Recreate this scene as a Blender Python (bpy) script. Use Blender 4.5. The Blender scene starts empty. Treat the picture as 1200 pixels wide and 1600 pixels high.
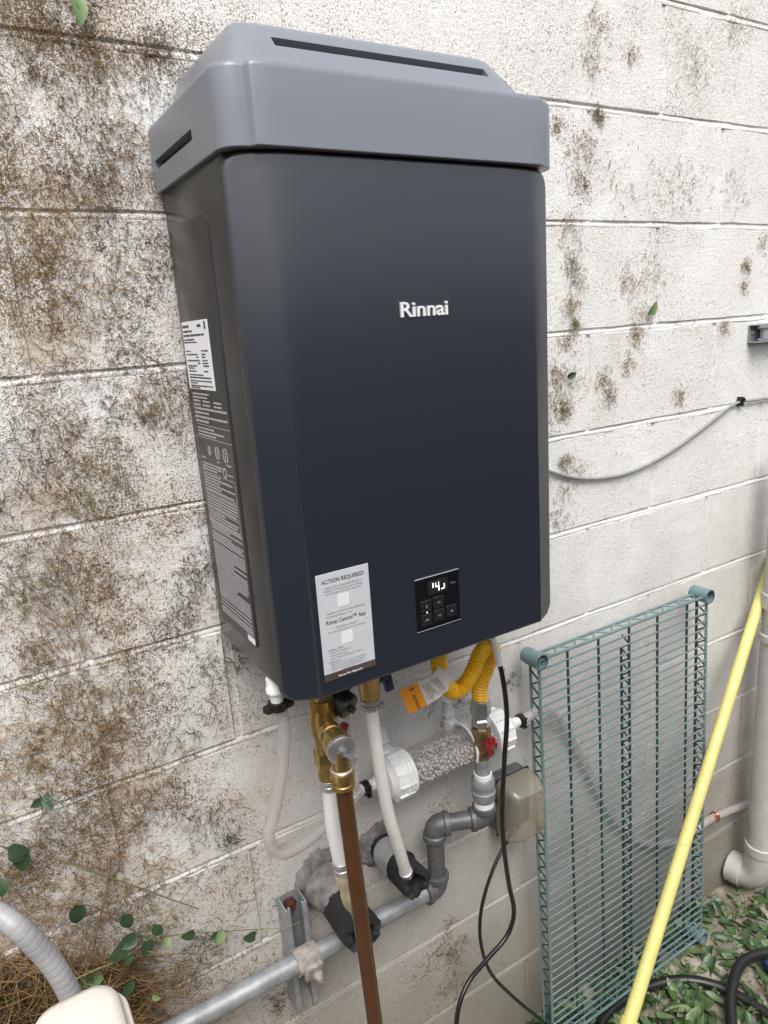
import bpy, bmesh, math, random
import numpy as np
from mathutils import Vector, Matrix

random.seed(7)
rng = np.random.default_rng(11)
scene = bpy.context.scene
COL = scene.collection
R = math.radians

# ------------------------------------------------------------------ camera
CAM = Vector((-1.1256, -1.0481, 1.6601))
CROT = (1.319515, 0.066865, -0.551793)
FPX = 1120.67                       # focal length for a frame 1600 units high
cd = bpy.data.cameras.new('camera')
cd.sensor_fit = 'VERTICAL'; cd.sensor_height = 24.0; cd.lens = 24.0 * FPX / 1600.0
cd.clip_start = 0.02; cd.clip_end = 500
cam = bpy.data.objects.new('camera', cd); COL.objects.link(cam)
cam.location = CAM; cam.rotation_euler = CROT
scene.camera = cam

# ------------------------------------------------------------------ sky and sun
SUN_EL, SUN_AZ = 58.0, 205.0        # azimuth clockwise from +Y; the sun stands in front of the wall, behind cloud
world = bpy.data.worlds.new('World'); scene.world = world; world.use_nodes = True
wn = world.node_tree.nodes; wl = world.node_tree.links
sky = wn.new('ShaderNodeTexSky'); sky.sky_type = 'NISHITA'; sky.sun_disc = False
sky.sun_elevation = R(SUN_EL); sky.sun_rotation = R(SUN_AZ)
sky.air_density = 1.0; sky.dust_density = 4.0; sky.ozone_density = 1.0
hsv = wn.new('ShaderNodeHueSaturation'); hsv.inputs['Saturation'].default_value = 0.35
wl.new(sky.outputs[0], hsv.inputs['Color'])
wl.new(hsv.outputs[0], wn['Background'].inputs[0]); wn['Background'].inputs[1].default_value = 0.15
sd = bpy.data.lights.new('sun', 'SUN'); sd.energy = 1.5; sd.angle = R(36); sd.color = (1.0, 0.97, 0.93)
sun = bpy.data.objects.new('sun', sd); COL.objects.link(sun)
_d = Vector((math.sin(R(SUN_AZ)) * math.cos(R(SUN_EL)), math.cos(R(SUN_AZ)) * math.cos(R(SUN_EL)), math.sin(R(SUN_EL))))
sun.rotation_euler = (-_d).to_track_quat('-Z', 'Y').to_euler(); sun.location = (0, -3, 5)
vs = scene.view_settings
vs.view_transform = 'Standard'; vs.look = 'None'; vs.exposure = 0.67; vs.gamma = 1.0; vs.use_curve_mapping = False

# ------------------------------------------------------------------ helpers
_RM = cam.rotation_euler.to_matrix()
def ray(u, v):
    return _RM @ Vector(((u - 600) / FPX, -(v - 800) / FPX, -1.0))
def P(u, v, y):                     # the point of a sight line at distance y from the wall
    d = ray(u, v); t = (y - CAM.y) / d.y
    return CAM + d * t
def PX(u, v, x):
    d = ray(u, v); t = (x - CAM.x) / d.x
    return CAM + d * t
def PZ(u, v, z):
    d = ray(u, v); t = (z - CAM.z) / d.z
    return CAM + d * t

ORIG = {}
def V(*a): return Vector(a)

def basis(d):
    d = Vector(d).normalized()
    a = Vector((0, 0, 1)) if abs(d.z) < 0.9 else Vector((1, 0, 0))
    x = a.cross(d).normalized(); y = d.cross(x).normalized()
    return x, y, d

class MB:
    def __init__(s): s.v = []; s.f = []
    def add(s, vs_, fs):
        o = len(s.v); s.v += [tuple(p) for p in vs_]; s.f += [tuple(i + o for i in f) for f in fs]; return s
    def box(s, c, size, M=None, bev=0.0):
        c = Vector(c); h = [k / 2 for k in size]
        if bev > 0:
            bm = bmesh.new(); bmesh.ops.create_cube(bm, size=1.0)
            for q in bm.verts: q.co = Vector((q.co.x * size[0], q.co.y * size[1], q.co.z * size[2]))
            bmesh.ops.bevel(bm, geom=bm.edges[:], offset=bev, segments=2, affect='EDGES', profile=0.5)
            bm.verts.index_update()
            vs_ = [q.co.copy() for q in bm.verts]; fs = [[q.index for q in f.verts] for f in bm.faces]; bm.free()
        else:
            vs_ = [Vector((x * h[0], y * h[1], z * h[2])) for z in (-1, 1) for y in (-1, 1) for x in (-1, 1)]
            fs = [(0, 2, 3, 1), (4, 5, 7, 6), (0, 1, 5, 4), (2, 6, 7, 3), (0, 4, 6, 2), (1, 3, 7, 5)]
        if M is not None: vs_ = [M @ q for q in vs_]
        return s.add([q + c for q in vs_], fs)
    def tube(s, pts, r, n=12, caps=True):
        pts = [Vector(p) for p in pts]; m = len(pts)
        rs = r if isinstance(r, (list, tuple)) else [r] * m
        tang = []
        for i in range(m):
            t = pts[min(i + 1, m - 1)] - pts[max(i - 1, 0)]
            tang.append(t.normalized() if t.length > 1e-9 else Vector((0, 0, 1)))
        x, y, _ = basis(tang[0]); vs_ = []
        for i in range(m):
            if i:
                q = tang[i - 1].rotation_difference(tang[i]); x = q @ x
                x = (x - tang[i] * x.dot(tang[i])).normalized(); 
            y = tang[i].cross(x)
            for k in range(n):
                a = 2 * math.pi * k / n
                vs_.append(pts[i] + (x * math.cos(a) + y * math.sin(a)) * rs[i])
        fs = [(i * n + k, i * n + (k + 1) % n, (i + 1) * n + (k + 1) % n, (i + 1) * n + k) for i in range(m - 1) for k in range(n)]
        if caps: fs += [tuple(range(n - 1, -1, -1)), tuple((m - 1) * n + k for k in range(n))]
        return s.add(vs_, fs)
    def lathe(s, p, d, prof, n=24, caps=True, phase=0.0):    # prof: (distance along d, radius)
        p = Vector(p); x, y, d = basis(d); vs_ = []
        for t, r in prof:
            for k in range(n):
                a = 2 * math.pi * k / n + phase
                vs_.append(p + d * t + (x * math.cos(a) + y * math.sin(a)) * r)
        m = len(prof)
        fs = [(i * n + k, i * n + (k + 1) % n, (i + 1) * n + (k + 1) % n, (i + 1) * n + k) for i in range(m - 1) for k in range(n)]
        if caps: fs += [tuple(range(n - 1, -1, -1)), tuple((m - 1) * n + k for k in range(n))]
        return s.add(vs_, fs)
    def extrude(s, poly, p, ex, ey, d, length):              # 2D polygon swept along d
        p = Vector(p); ex = Vector(ex); ey = Vector(ey); d = Vector(d).normalized()
        n = len(poly)
        vs_ = [p + ex * a + ey * b for a, b in poly] + [p + ex * a + ey * b + d * length for a, b in poly]
        fs = [(k, (k + 1) % n, n + (k + 1) % n, n + k) for k in range(n)] + [tuple(range(n - 1, -1, -1)), tuple(range(n, 2 * n))]
        return s.add(vs_, fs)
    def grid(s, fn, nu, nv, flip=False):
        vs_ = [fn(i / nu, j / nv) for j in range(nv + 1) for i in range(nu + 1)]
        w = nu + 1
        fs = [(j * w + i, j * w + i + 1, (j + 1) * w + i + 1, (j + 1) * w + i) for j in range(nv) for i in range(nu)]
        if flip: fs = [f[::-1] for f in fs]
        return s.add(vs_, fs)
    def build(s, name, mat, parent=None, smooth=38, normals=True):
        return link(name, s.v, s.f, mat, parent, smooth, normals)

def link(name, v, f, mat, parent=None, smooth=38, normals=True):
    o0 = ORIG.get(parent.name, Vector((0, 0, 0))) if parent else Vector((0, 0, 0))
    if parent is None and len(v):
        a = np.array(v); c = (a.min(0) + a.max(0)) / 2; o0 = Vector((c[0], c[1], a[:, 2].min()))
    me = bpy.data.meshes.new(name)
    me.from_pydata([(p[0] - o0.x, p[1] - o0.y, p[2] - o0.z) for p in v], [], f)
    if normals:
        bm = bmesh.new(); bm.from_mesh(me); bmesh.ops.recalc_face_normals(bm, faces=bm.faces[:]); bm.to_mesh(me); bm.free()
    if smooth: 
        me.shade_smooth(); me.set_sharp_from_angle(angle=R(smooth))
    me.materials.append(mat)
    ob = bpy.data.objects.new(name, me); COL.objects.link(ob)
    if parent: ob.parent = parent
    else: ob.location = o0
    ORIG[ob.name] = o0.copy()
    return ob

def mesh_np(name, verts, quads, mat, kind=None, label=None, cat=None, smooth=True, parent=None):
    me = bpy.data.meshes.new(name)
    nv, nf = len(verts), len(quads); k = quads.shape[1]
    me.vertices.add(nv); me.vertices.foreach_set('co', np.ascontiguousarray(verts, dtype=np.float32).ravel())
    me.loops.add(nf * k); me.loops.foreach_set('vertex_index', np.ascontiguousarray(quads, dtype=np.int32).ravel())
    me.polygons.add(nf); me.polygons.foreach_set('loop_start', np.arange(0, nf * k, k, dtype=np.int32))
    me.update(calc_edges=True); me.validate()
    if smooth: me.shade_smooth()
    me.materials.append(mat)
    ob = bpy.data.objects.new(name, me); COL.objects.link(ob)
    if parent: ob.parent = parent
    if kind: ob['kind'] = kind
    if label: ob['label'] = label
    if cat: ob['category'] = cat
    ORIG[ob.name] = Vector((0, 0, 0))
    return ob

def thing(name, loc, label, cat, group=None):
    o = bpy.data.objects.new(name, None); COL.objects.link(o); o.location = loc
    o.empty_display_size = 0.02
    o['label'] = label; o['category'] = cat
    if group: o['group'] = group
    ORIG[o.name] = Vector(loc); return o
def tag(o, label, cat, group=None, kind=None):
    o['label'] = label; o['category'] = cat
    if group: o['group'] = group
    if kind: o['kind'] = kind
    return o
def part_label(o, label): o['label'] = label; return o

def spline(pts, per=10):
    pts = [Vector(p) for p in pts]; out = []
    q = [pts[0] * 2 - pts[1]] + pts + [pts[-1] * 2 - pts[-2]]
    for i in range(1, len(q) - 2):
        a, b, c, d = q[i - 1], q[i], q[i + 1], q[i + 2]
        for k in range(per):
            t = k / per
            out.append(0.5 * ((2 * b) + (c - a) * t + (2 * a - 5 * b + 4 * c - d) * t * t + (3 * b - a - 3 * c + d) * t ** 3))
    out.append(pts[-1]); return out

def resample(pts, step):
    out = [pts[0]]; acc = 0.0
    for a, b in zip(pts[:-1], pts[1:]):
        L = (b - a).length
        if L < 1e-9: continue
        t = step - acc
        while t <= L:
            out.append(a + (b - a) * (t / L)); t += step
        acc = L - (t - step)
    out.append(pts[-1]); return out

# text as flat mesh, built from the built-in font
_tc = {}
def text_poly(txt, bold=0.0):
    key = (txt, bold)
    if key in _tc: return _tc[key]
    cu = bpy.data.curves.new('t', 'FONT'); cu.body = txt; cu.resolution_u = 3; cu.offset = bold
    ob = bpy.data.objects.new('t', cu); COL.objects.link(ob)
    dg = bpy.context.evaluated_depsgraph_get(); dg.update()
    me = bpy.data.meshes.new_from_object(ob.evaluated_get(dg))
    v = [(p.co.x, p.co.y) for p in me.vertices]; f = [tuple(p.vertices) for p in me.polygons]
    bpy.data.objects.remove(ob); bpy.data.curves.remove(cu); bpy.data.meshes.remove(me)
    _tc[key] = (v, f); return v, f
def text_on(mb, txt, p, ex, ey, h, width=None, align='L', bold=0.0):
    v, f = text_poly(txt, bold)
    if not v: return
    xs = [a for a, b in v]; x0, x1 = min(xs), max(xs)
    s = h / 0.73; sx = s if width is None else width / (x1 - x0)
    off = {'L': x0, 'C': (x0 + x1) / 2, 'R': x1}[align]
    mb.add([Vector(p) + Vector(ex) * ((a - off) * sx) + Vector(ey) * (b * s) for a, b in v], f)

# ------------------------------------------------------------------ materials
def mat(name, col, rough=0.5, metal=0.0, var=0.0, vscale=20.0, bump=0.0, bscale=200.0, col2=None, spec=0.5, coat=0.0, rvar=0.0):
    m = bpy.data.materials.new(name); m.use_nodes = True
    nt = m.node_tree; N = nt.nodes; L = nt.links; b = N['Principled BSDF']
    b.inputs['Base Color'].default_value = (*col, 1); b.inputs['Roughness'].default_value = rough
    b.inputs['Metallic'].default_value = metal; b.inputs['Specular IOR Level'].default_value = spec
    if coat: b.inputs['Coat Weight'].default_value = coat; b.inputs['Coat Roughness'].default_value = 0.1
    tc = N.new('ShaderNodeTexCoord')
    if var > 0 or col2:
        n = N.new('ShaderNodeTexNoise'); n.inputs['Scale'].default_value = vscale; n.inputs['Detail'].default_value = 6
        n.inputs['Roughness'].default_value = 0.65
        L.new(tc.outputs['Object'], n.inputs['Vector'])
        r = N.new('ShaderNodeValToRGB'); r.color_ramp.elements[0].position = 0.35; r.color_ramp.elements[1].position = 0.68
        c2 = col2 if col2 else tuple(max(0, c * (1 - var)) for c in col)
        r.color_ramp.elements[0].color = (*c2, 1); r.color_ramp.elements[1].color = (*col, 1)
        L.new(n.outputs['Fac'], r.inputs['Fac']); L.new(r.outputs['Color'], b.inputs['Base Color'])
        if rvar:
            mr = N.new('ShaderNodeMapRange'); mr.inputs['To Min'].default_value = rough + rvar; mr.inputs['To Max'].default_value = max(0.03, rough - rvar)
            L.new(n.outputs['Fac'], mr.inputs['Value']); L.new(mr.outputs[0], b.inputs['Roughness'])
    if bump > 0:
        n2 = N.new('ShaderNodeTexNoise'); n2.inputs['Scale'].default_value = bscale; n2.inputs['Detail'].default_value = 4
        L.new(tc.outputs['Object'], n2.inputs['Vector'])
        bp = N.new('ShaderNodeBump'); bp.inputs['Strength'].default_value = bump; bp.inputs['Distance'].default_value = 0.002
        L.new(n2.outputs['Fac'], bp.inputs['Height']); L.new(bp.outputs[0], b.inputs['Normal'])
    return m

def clear_mat(name, tint, body, body_w, rough=0.08):
    """clear or cloudy plastic: see-through with a milky body and a glossy skin"""
    m = bpy.data.materials.new(name); m.use_nodes = True
    nt = m.node_tree; N = nt.nodes; L = nt.links
    for n in list(N):
        if n.type == 'BSDF_PRINCIPLED': N.remove(n)
    out = [n for n in N if n.type == 'OUTPUT_MATERIAL'][0]
    tr = N.new('ShaderNodeBsdfTransparent'); tr.inputs[0].default_value = (*tint, 1)
    di = N.new('ShaderNodeBsdfDiffuse'); di.inputs[0].default_value = (*body, 1)
    gl = N.new('ShaderNodeBsdfGlossy'); gl.inputs[0].default_value = (1, 1, 1, 1); gl.inputs['Roughness'].default_value = rough
    m1 = N.new('ShaderNodeMixShader'); m1.inputs[0].default_value = body_w
    L.new(tr.outputs[0], m1.inputs[1]); L.new(di.outputs[0], m1.inputs[2])
    fr = N.new('ShaderNodeFresnel'); fr.inputs[0].default_value = 1.45
    ge_ = N.new('ShaderNodeNewGeometry'); inv = N.new('ShaderNodeMath'); inv.operation = 'SUBTRACT'; inv.inputs[0].default_value = 1.0; L.new(ge_.outputs['Backfacing'], inv.inputs[1])
    mu = N.new('ShaderNodeMath'); mu.operation = 'MULTIPLY'; L.new(fr.outputs[0], mu.inputs[0]); L.new(inv.outputs[0], mu.inputs[1])
    m2 = N.new('ShaderNodeMixShader'); L.new(mu.outputs[0], m2.inputs[0]); L.new(m1.outputs[0], m2.inputs[1]); L.new(gl.outputs[0], m2.inputs[2])
    L.new(m2.outputs[0], out.inputs[0]); return m

def block_material():
    m = bpy.data.materials.new('painted_block'); m.use_nodes = True
    nt = m.node_tree; N = nt.nodes; L = nt.links; b = N['Principled BSDF']
    b.inputs['Roughness'].default_value = 0.75; b.inputs['Specular IOR Level'].default_value = 0.25
    geo = N.new('ShaderNodeNewGeometry'); pos = geo.outputs['Position']
    def noise(scale, detail=4, rough=0.6):
        n = N.new('ShaderNodeTexNoise'); n.inputs['Scale'].default_value = scale; n.inputs['Detail'].default_value = detail
        n.inputs['Roughness'].default_value = rough; L.new(pos, n.inputs['Vector']); return n.outputs['Fac']
    def ramp(src, a, b_, ca=0.0, cb=1.0):
        r = N.new('ShaderNodeMapRange'); r.inputs['From Min'].default_value = a; r.inputs['From Max'].default_value = b_
        r.inputs['To Min'].default_value = ca; r.inputs['To Max'].default_value = cb; r.clamp = True
        L.new(src, r.inputs['Value']); return r.outputs[0]
    def mth(op, a, b_):
        n = N.new('ShaderNodeMath'); n.operation = op
        for i, q in enumerate((a, b_)):
            if isinstance(q, (int, float)): n.inputs[i].default_value = q
            else: L.new(q, n.inputs[i])
        return n.outputs[0]
    def mix(f, a, b_):
        n = N.new('ShaderNodeMix'); n.data_type = 'RGBA'
        if isinstance(f, float): n.inputs[0].default_value = f
        else: L.new(f, n.inputs[0])
        for i, q in ((6, a), (7, b_)):
            if isinstance(q, tuple): n.inputs[i].default_value = (*q, 1)
            else: L.new(q, n.inputs[i])
        return n.outputs[2]
    sep = N.new('ShaderNodeSeparateXYZ'); L.new(pos, sep.inputs[0])
    oi = N.new('ShaderNodeObjectInfo')
    base = mix(ramp(noise(9, 5), 0.35, 0.7), (0.70, 0.69, 0.665), (0.80, 0.795, 0.78))
    base = mix(mth('MULTIPLY', oi.outputs['Random'], 0.25), base, (0.62, 0.60, 0.55))
    # damp grime above the soil, uneven edge; first tint also paints in light falloff
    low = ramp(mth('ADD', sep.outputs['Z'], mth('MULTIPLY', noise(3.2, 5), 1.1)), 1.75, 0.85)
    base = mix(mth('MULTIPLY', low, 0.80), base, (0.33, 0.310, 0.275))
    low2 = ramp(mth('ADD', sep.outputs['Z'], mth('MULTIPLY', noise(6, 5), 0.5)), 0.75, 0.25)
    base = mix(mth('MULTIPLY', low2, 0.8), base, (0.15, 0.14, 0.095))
    # green-grey film patches
    base = mix(mth('MULTIPLY', ramp(noise(2.3, 6, 0.7), 0.55, 0.75), 0.30), base, (0.40, 0.38, 0.30))
    # creeper residue: fine dark specks, many to the left of the heater, few to the right
    leftness = ramp(mth('ADD', sep.outputs['X'], mth('MULTIPLY', noise(4, 3), 0.5)), -0.25, -0.75)
    soak = mth('MULTIPLY', leftness, ramp(noise(8.5, 6, 0.65), 0.47, 0.62))
    vo = N.new('ShaderNodeTexVoronoi'); vo.inputs['Scale'].default_value = 190; L.new(pos, vo.inputs['Vector'])
    pit = mth('MULTIPLY', ramp(vo.outputs['Distance'], 0.30, 0.16), ramp(noise(60, 3), 0.42, 0.62))
    base = mix(mth('MULTIPLY', pit, 0.55), base, (0.20, 0.17, 0.14))
    base = mix(mth('MULTIPLY', soak, 0.36), base, (0.44, 0.295, 0.14))
    base = mix(mth('MULTIPLY', ramp(noise(5.5, 6, 0.7), 0.58, 0.74), 0.22), base, (0.42, 0.33, 0.20))
    for sc, th, colr in ((430, 0.62, (0.19, 0.125, 0.07)), (230, 0.64, (0.15, 0.10, 0.058))):
        sp = noise(sc, 3, 0.7)
        dens = mth('ADD', mth('MULTIPLY', mth('MULTIPLY', leftness, ramp(noise(10, 5, 0.65), 0.40, 0.62)), 0.135), mth('MULTIPLY', ramp(noise(7, 4), 0.4, 0.75), 0.07))
        dens = mth('ADD', dens, mth('MULTIPLY', ramp(sep.outputs['Z'], 1.1, 1.9), 0.045))
        f = ramp(mth('ADD', sp, dens), th + 0.03, th + 0.07)
        base = mix(mth('MULTIPLY', f, 0.85), base, colr)
    L.new(base, b.inputs['Base Color'])
    h = mth('ADD', mth('MULTIPLY', noise(150, 3, 0.55), 0.7), mth('MULTIPLY', noise(380, 2), 0.45))
    h = mth('ADD', h, mth('MULTIPLY', noise(25, 3), 0.5))
    bp = N.new('ShaderNodeBump'); bp.inputs['Strength'].default_value = 0.5; bp.inputs['Distance'].default_value = 0.0045
    L.new(h, bp.inputs['Height']); L.new(bp.outputs[0], b.inputs['Normal'])
    return m

M = {}
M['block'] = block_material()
M['joint'] = mat('painted_mortar', (0.76, 0.75, 0.72), 0.7, col2=(0.52, 0.49, 0.43), vscale=7, bump=0.35, bscale=150)
M['panel'] = mat('navy_satin_paint', (0.0145, 0.0190, 0.0285), 0.31, spec=1.0, var=0.12, vscale=4, rvar=0.07, bump=0.02, bscale=900)
M['cap'] = mat('grey_satin_paint', (0.185, 0.200, 0.230), 0.31, var=0.05, vscale=4, bump=0.03, bscale=900)
M['cab'] = mat('dark_sheet_metal', (0.045, 0.045, 0.046), 0.27, metal=0.3, var=0.2, vscale=7, bump=0.03, bscale=30)
M['black'] = mat('black_plastic', (0.010, 0.010, 0.011), 0.38)
M['gloss_black'] = mat('glossy_black_panel', (0.006, 0.006, 0.007), 0.12)
M['button'] = mat('button_face', (0.013, 0.013, 0.015), 0.35)
M['icon'] = mat('faint_icon_print', (0.30, 0.30, 0.30), 0.6)
M['chrome_line'] = mat('thin_trim', (0.35, 0.36, 0.38), 0.3)
M['logo'] = mat('silver_letters', (0.78, 0.79, 0.80), 0.35, metal=0.2)
M['paper'] = mat('silver_label', (0.50, 0.525, 0.545), 0.40, var=0.05, vscale=30)
M['white_label'] = mat('white_label', (0.80, 0.81, 0.83), 0.5)
M['code_paper'] = mat('pale_print_field', (0.66, 0.67, 0.68), 0.5)
M['ink'] = mat('black_ink', (0.02, 0.02, 0.022), 0.6)
M['fine'] = mat('fine_grey_print', (0.13, 0.135, 0.14), 0.6)
M['white_ink'] = mat('white_ink', (0.80, 0.80, 0.80), 0.6)
M['plate'] = mat('black_data_plate', (0.030, 0.029, 0.028), 0.35, var=0.5, vscale=160)
M['plate_ink'] = mat('data_plate_print', (0.40, 0.40, 0.41), 0.5)
M['brown_strip'] = mat('brown_label_strip', (0.065, 0.05, 0.045), 0.45)
M['brass'] = mat('brass', (0.52, 0.36, 0.13), 0.30, metal=0.9, var=0.35, vscale=60, bump=0.06, bscale=300, rvar=0.12)
M['dull_brass'] = mat('dull_brass', (0.36, 0.24, 0.11), 0.42, metal=0.8, var=0.4, vscale=70, bump=0.08, bscale=300)
M['chrome'] = mat('chrome', (0.62, 0.62, 0.61), 0.25, metal=0.85, var=0.25, vscale=60)
M['steel'] = mat('steel', (0.55, 0.55, 0.55), 0.35, metal=0.6, var=0.3, vscale=80)
M['galv'] = mat('galvanised_pipe', (0.40, 0.42, 0.44), 0.50, metal=0.45, var=0.35, vscale=45, bump=0.05, bscale=150, rvar=0.12)
M['galv_dark'] = mat('dark_iron_fitting', (0.145, 0.15, 0.155), 0.50, metal=0.35, var=0.35, vscale=50, bump=0.10, bscale=220)
M['dusty'] = mat('dust_crusted_metal', (0.42, 0.38, 0.35), 0.85, var=0.5, vscale=90, bump=0.5, bscale=250)
M['pex'] = mat('white_plastic_pipe', (0.80, 0.79, 0.75), 0.35, var=0.12, vscale=40)
M['pex_cream'] = mat('cream_foam_sealant', (0.66, 0.58, 0.36), 0.7, var=0.3, vscale=60, bump=0.4, bscale=160)
M['brown'] = mat('brown_painted_pipe', (0.115, 0.046, 0.018), 0.30, metal=0.35, var=0.25, vscale=30)
M['white_pl'] = mat('white_plastic', (0.80, 0.80, 0.79), 0.40, var=0.10, vscale=30)
M['bead'] = mat('grey_limestone_bead', (0.60, 0.57, 0.55), 0.8, var=0.2, vscale=50)
M['clear'] = clear_mat('clear_vinyl', (0.92, 0.905, 0.90), (0.60, 0.56, 0.555), 0.36)
M['clear_body'] = clear_mat('clear_acrylic', (0.93, 0.925, 0.92), (0.62, 0.60, 0.60), 0.12)
M['smoke'] = clear_mat('smoky_plastic_cover', (0.82, 0.80, 0.74), (0.38, 0.355, 0.29), 0.44, 0.2)
M['foam'] = mat('black_rubber_foam', (0.018, 0.018, 0.019), 0.75, var=0.4, vscale=50, bump=0.5, bscale=180)
M['duct'] = mat('silver_duct_tape', (0.46, 0.47, 0.48), 0.30, metal=0.5, var=0.2, vscale=60, bump=0.25, bscale=120)
M['mortar'] = mat('rough_grey_mortar', (0.27, 0.25, 0.235), 0.95, var=0.6, vscale=45, bump=1.0, bscale=110)
M['yellow'] = mat('yellow_coated_flex', (0.84, 0.47, 0.012), 0.36)
M['orange'] = mat('orange_tag', (0.72, 0.27, 0.02), 0.5)
M['tag_paper'] = mat('crumpled_tag_paper', (0.62, 0.58, 0.54), 0.6, var=0.2, vscale=60)
M['tag_ink'] = mat('grey_tag_print', (0.30, 0.27, 0.25), 0.7)
M['red'] = mat('red_coated_lever', (0.22, 0.012, 0.020), 0.4)
M['blue'] = mat('blue_coated_lever', (0.012, 0.03, 0.09), 0.4)
M['cord'] = mat('black_cord', (0.009, 0.009, 0.010), 0.33)
M['shelf'] = mat('green_epoxy_wire', (0.150, 0.230, 0.240), 0.35, var=0.25, vscale=50)
M['shelf_dk'] = mat('dark_green_epoxy_wire', (0.030, 0.066, 0.060), 0.42, var=0.3, vscale=50)
M['pole'] = mat('yellow_painted_pole', (0.69, 0.63, 0.22), 0.45, col2=(0.59, 0.53, 0.18), vscale=14, bump=0.1, bscale=160)
M['pvc'] = mat('grey_white_pvc', (0.52, 0.51, 0.49), 0.42, var=0.18, vscale=25)
M['hose'] = mat('black_hose', (0.016, 0.016, 0.017), 0.36, var=0.3, vscale=80)
M['flex_grey'] = mat('grey_flexible_conduit', (0.36, 0.36, 0.37), 0.42, var=0.15, vscale=30)
M['cream'] = mat('cream_plastic', (0.70, 0.66, 0.60), 0.40, var=0.12, vscale=20)
M['cable'] = mat('grey_cable', (0.30, 0.30, 0.29), 0.5, var=0.2, vscale=80)
M['copper'] = mat('copper', (0.65, 0.24, 0.12), 0.3, metal=0.9)
M['root_tan'] = mat('tan_rootlets', (0.35, 0.215, 0.075), 0.9, var=0.45, vscale=9)
M['root_brown'] = mat('brown_rootlets', (0.21, 0.130, 0.058), 0.9, var=0.5, vscale=12)
M['root_dark'] = mat('dark_rootlets', (0.075, 0.054, 0.036), 0.9, var=0.4, vscale=12)
M['moss'] = mat('olive_moss', (0.25, 0.195, 0.055), 0.9, var=0.4, vscale=14)
M['stem'] = mat('woody_stem', (0.20, 0.135, 0.075), 0.8, var=0.4, vscale=60)
M['stem_green'] = mat('green_stem', (0.20, 0.19, 0.08), 0.7, var=0.4, vscale=60)
def leaf_mat(name, c, c2):
    m = mat(name, c, 0.42, col2=c2, vscale=30, bump=0.15, bscale=140)
    b = m.node_tree.nodes['Principled BSDF']; b.inputs['Subsurface Weight'].default_value = 0.0
    b.inputs['Transmission Weight'].default_value = 0.0
    return m
M['leaf'] = leaf_mat('green_leaf', (0.045, 0.085, 0.036), (0.024, 0.05, 0.024))
M['leaf_pale'] = leaf_mat('pale_green_leaf', (0.19, 0.26, 0.10), (0.12, 0.19, 0.08))
M['fallen_a'] = leaf_mat('wilting_leaf', (0.090, 0.150, 0.052), (0.045, 0.085, 0.03))
M['fallen_b'] = leaf_mat('grey_green_leaf', (0.19, 0.25, 0.125), (0.10, 0.15, 0.065))
M['fallen_c'] = leaf_mat('dark_green_leaf', (0.055, 0.10, 0.045), (0.035, 0.065, 0.03))
M['fallen_d'] = leaf_mat('brown_leaf', (0.19, 0.12, 0.065), (0.11, 0.07, 0.04))
M['soil'] = mat('sandy_soil', (0.46, 0.40, 0.335), 0.95, col2=(0.13, 0.11, 0.085), vscale=9, bump=1.0, bscale=90)
M['shade_fence'] = mat('shade_fence_boards', (0.10, 0.088, 0.075), 0.85, var=0.4, vscale=6)
mled = bpy.data.materials.new('lit_segment'); mled.use_nodes = True
_b = mled.node_tree.nodes['Principled BSDF']; _b.inputs['Base Color'].default_value = (0.9, 0.95, 1, 1)
_b.inputs['Emission Color'].default_value = (0.9, 0.95, 1, 1); _b.inputs['Emission Strength'].default_value = 0.7
M['led'] = mled

def scuffed(m, colr, scale, lo, hi, fac):
    nt = m.node_tree; N = nt.nodes; L = nt.links; b = N['Principled BSDF']
    src = b.inputs['Base Color'].links[0].from_socket
    tc = N.new('ShaderNodeTexCoord'); n = N.new('ShaderNodeTexNoise'); n.inputs['Scale'].default_value = scale; n.inputs['Detail'].default_value = 5; n.inputs['Roughness'].default_value = 0.75
    L.new(tc.outputs['Object'], n.inputs['Vector'])
    r = N.new('ShaderNodeMapRange'); r.inputs['From Min'].default_value = lo; r.inputs['From Max'].default_value = hi; r.inputs['To Max'].default_value = fac; L.new(n.outputs['Fac'], r.inputs['Value'])
    x = N.new('ShaderNodeMix'); x.data_type = 'RGBA'; L.new(r.outputs[0], x.inputs[0]); L.new(src, x.inputs[6]); x.inputs[7].default_value = (*colr, 1)
    L.new(x.outputs[2], b.inputs['Base Color'])
scuffed(M['pole'], (0.16, 0.13, 0.05), 75, 0.60, 0.70, 0.75)
scuffed(M['pvc'], (0.14, 0.12, 0.10), 60, 0.62, 0.72, 0.7)
scuffed(M['pex'], (0.30, 0.27, 0.22), 80, 0.62, 0.72, 0.6)
scuffed(M['galv'], (0.20, 0.17, 0.14), 70, 0.60, 0.75, 0.6)
scuffed(M['panel'], (0.16, 0.165, 0.17), 160, 0.715, 0.76, 0.5)
scuffed(M['brown'], (0.05, 0.022, 0.012), 50, 0.58, 0.72, 0.8)
scuffed(M['cream'], (0.30, 0.25, 0.18), 40, 0.62, 0.75, 0.5)

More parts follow.
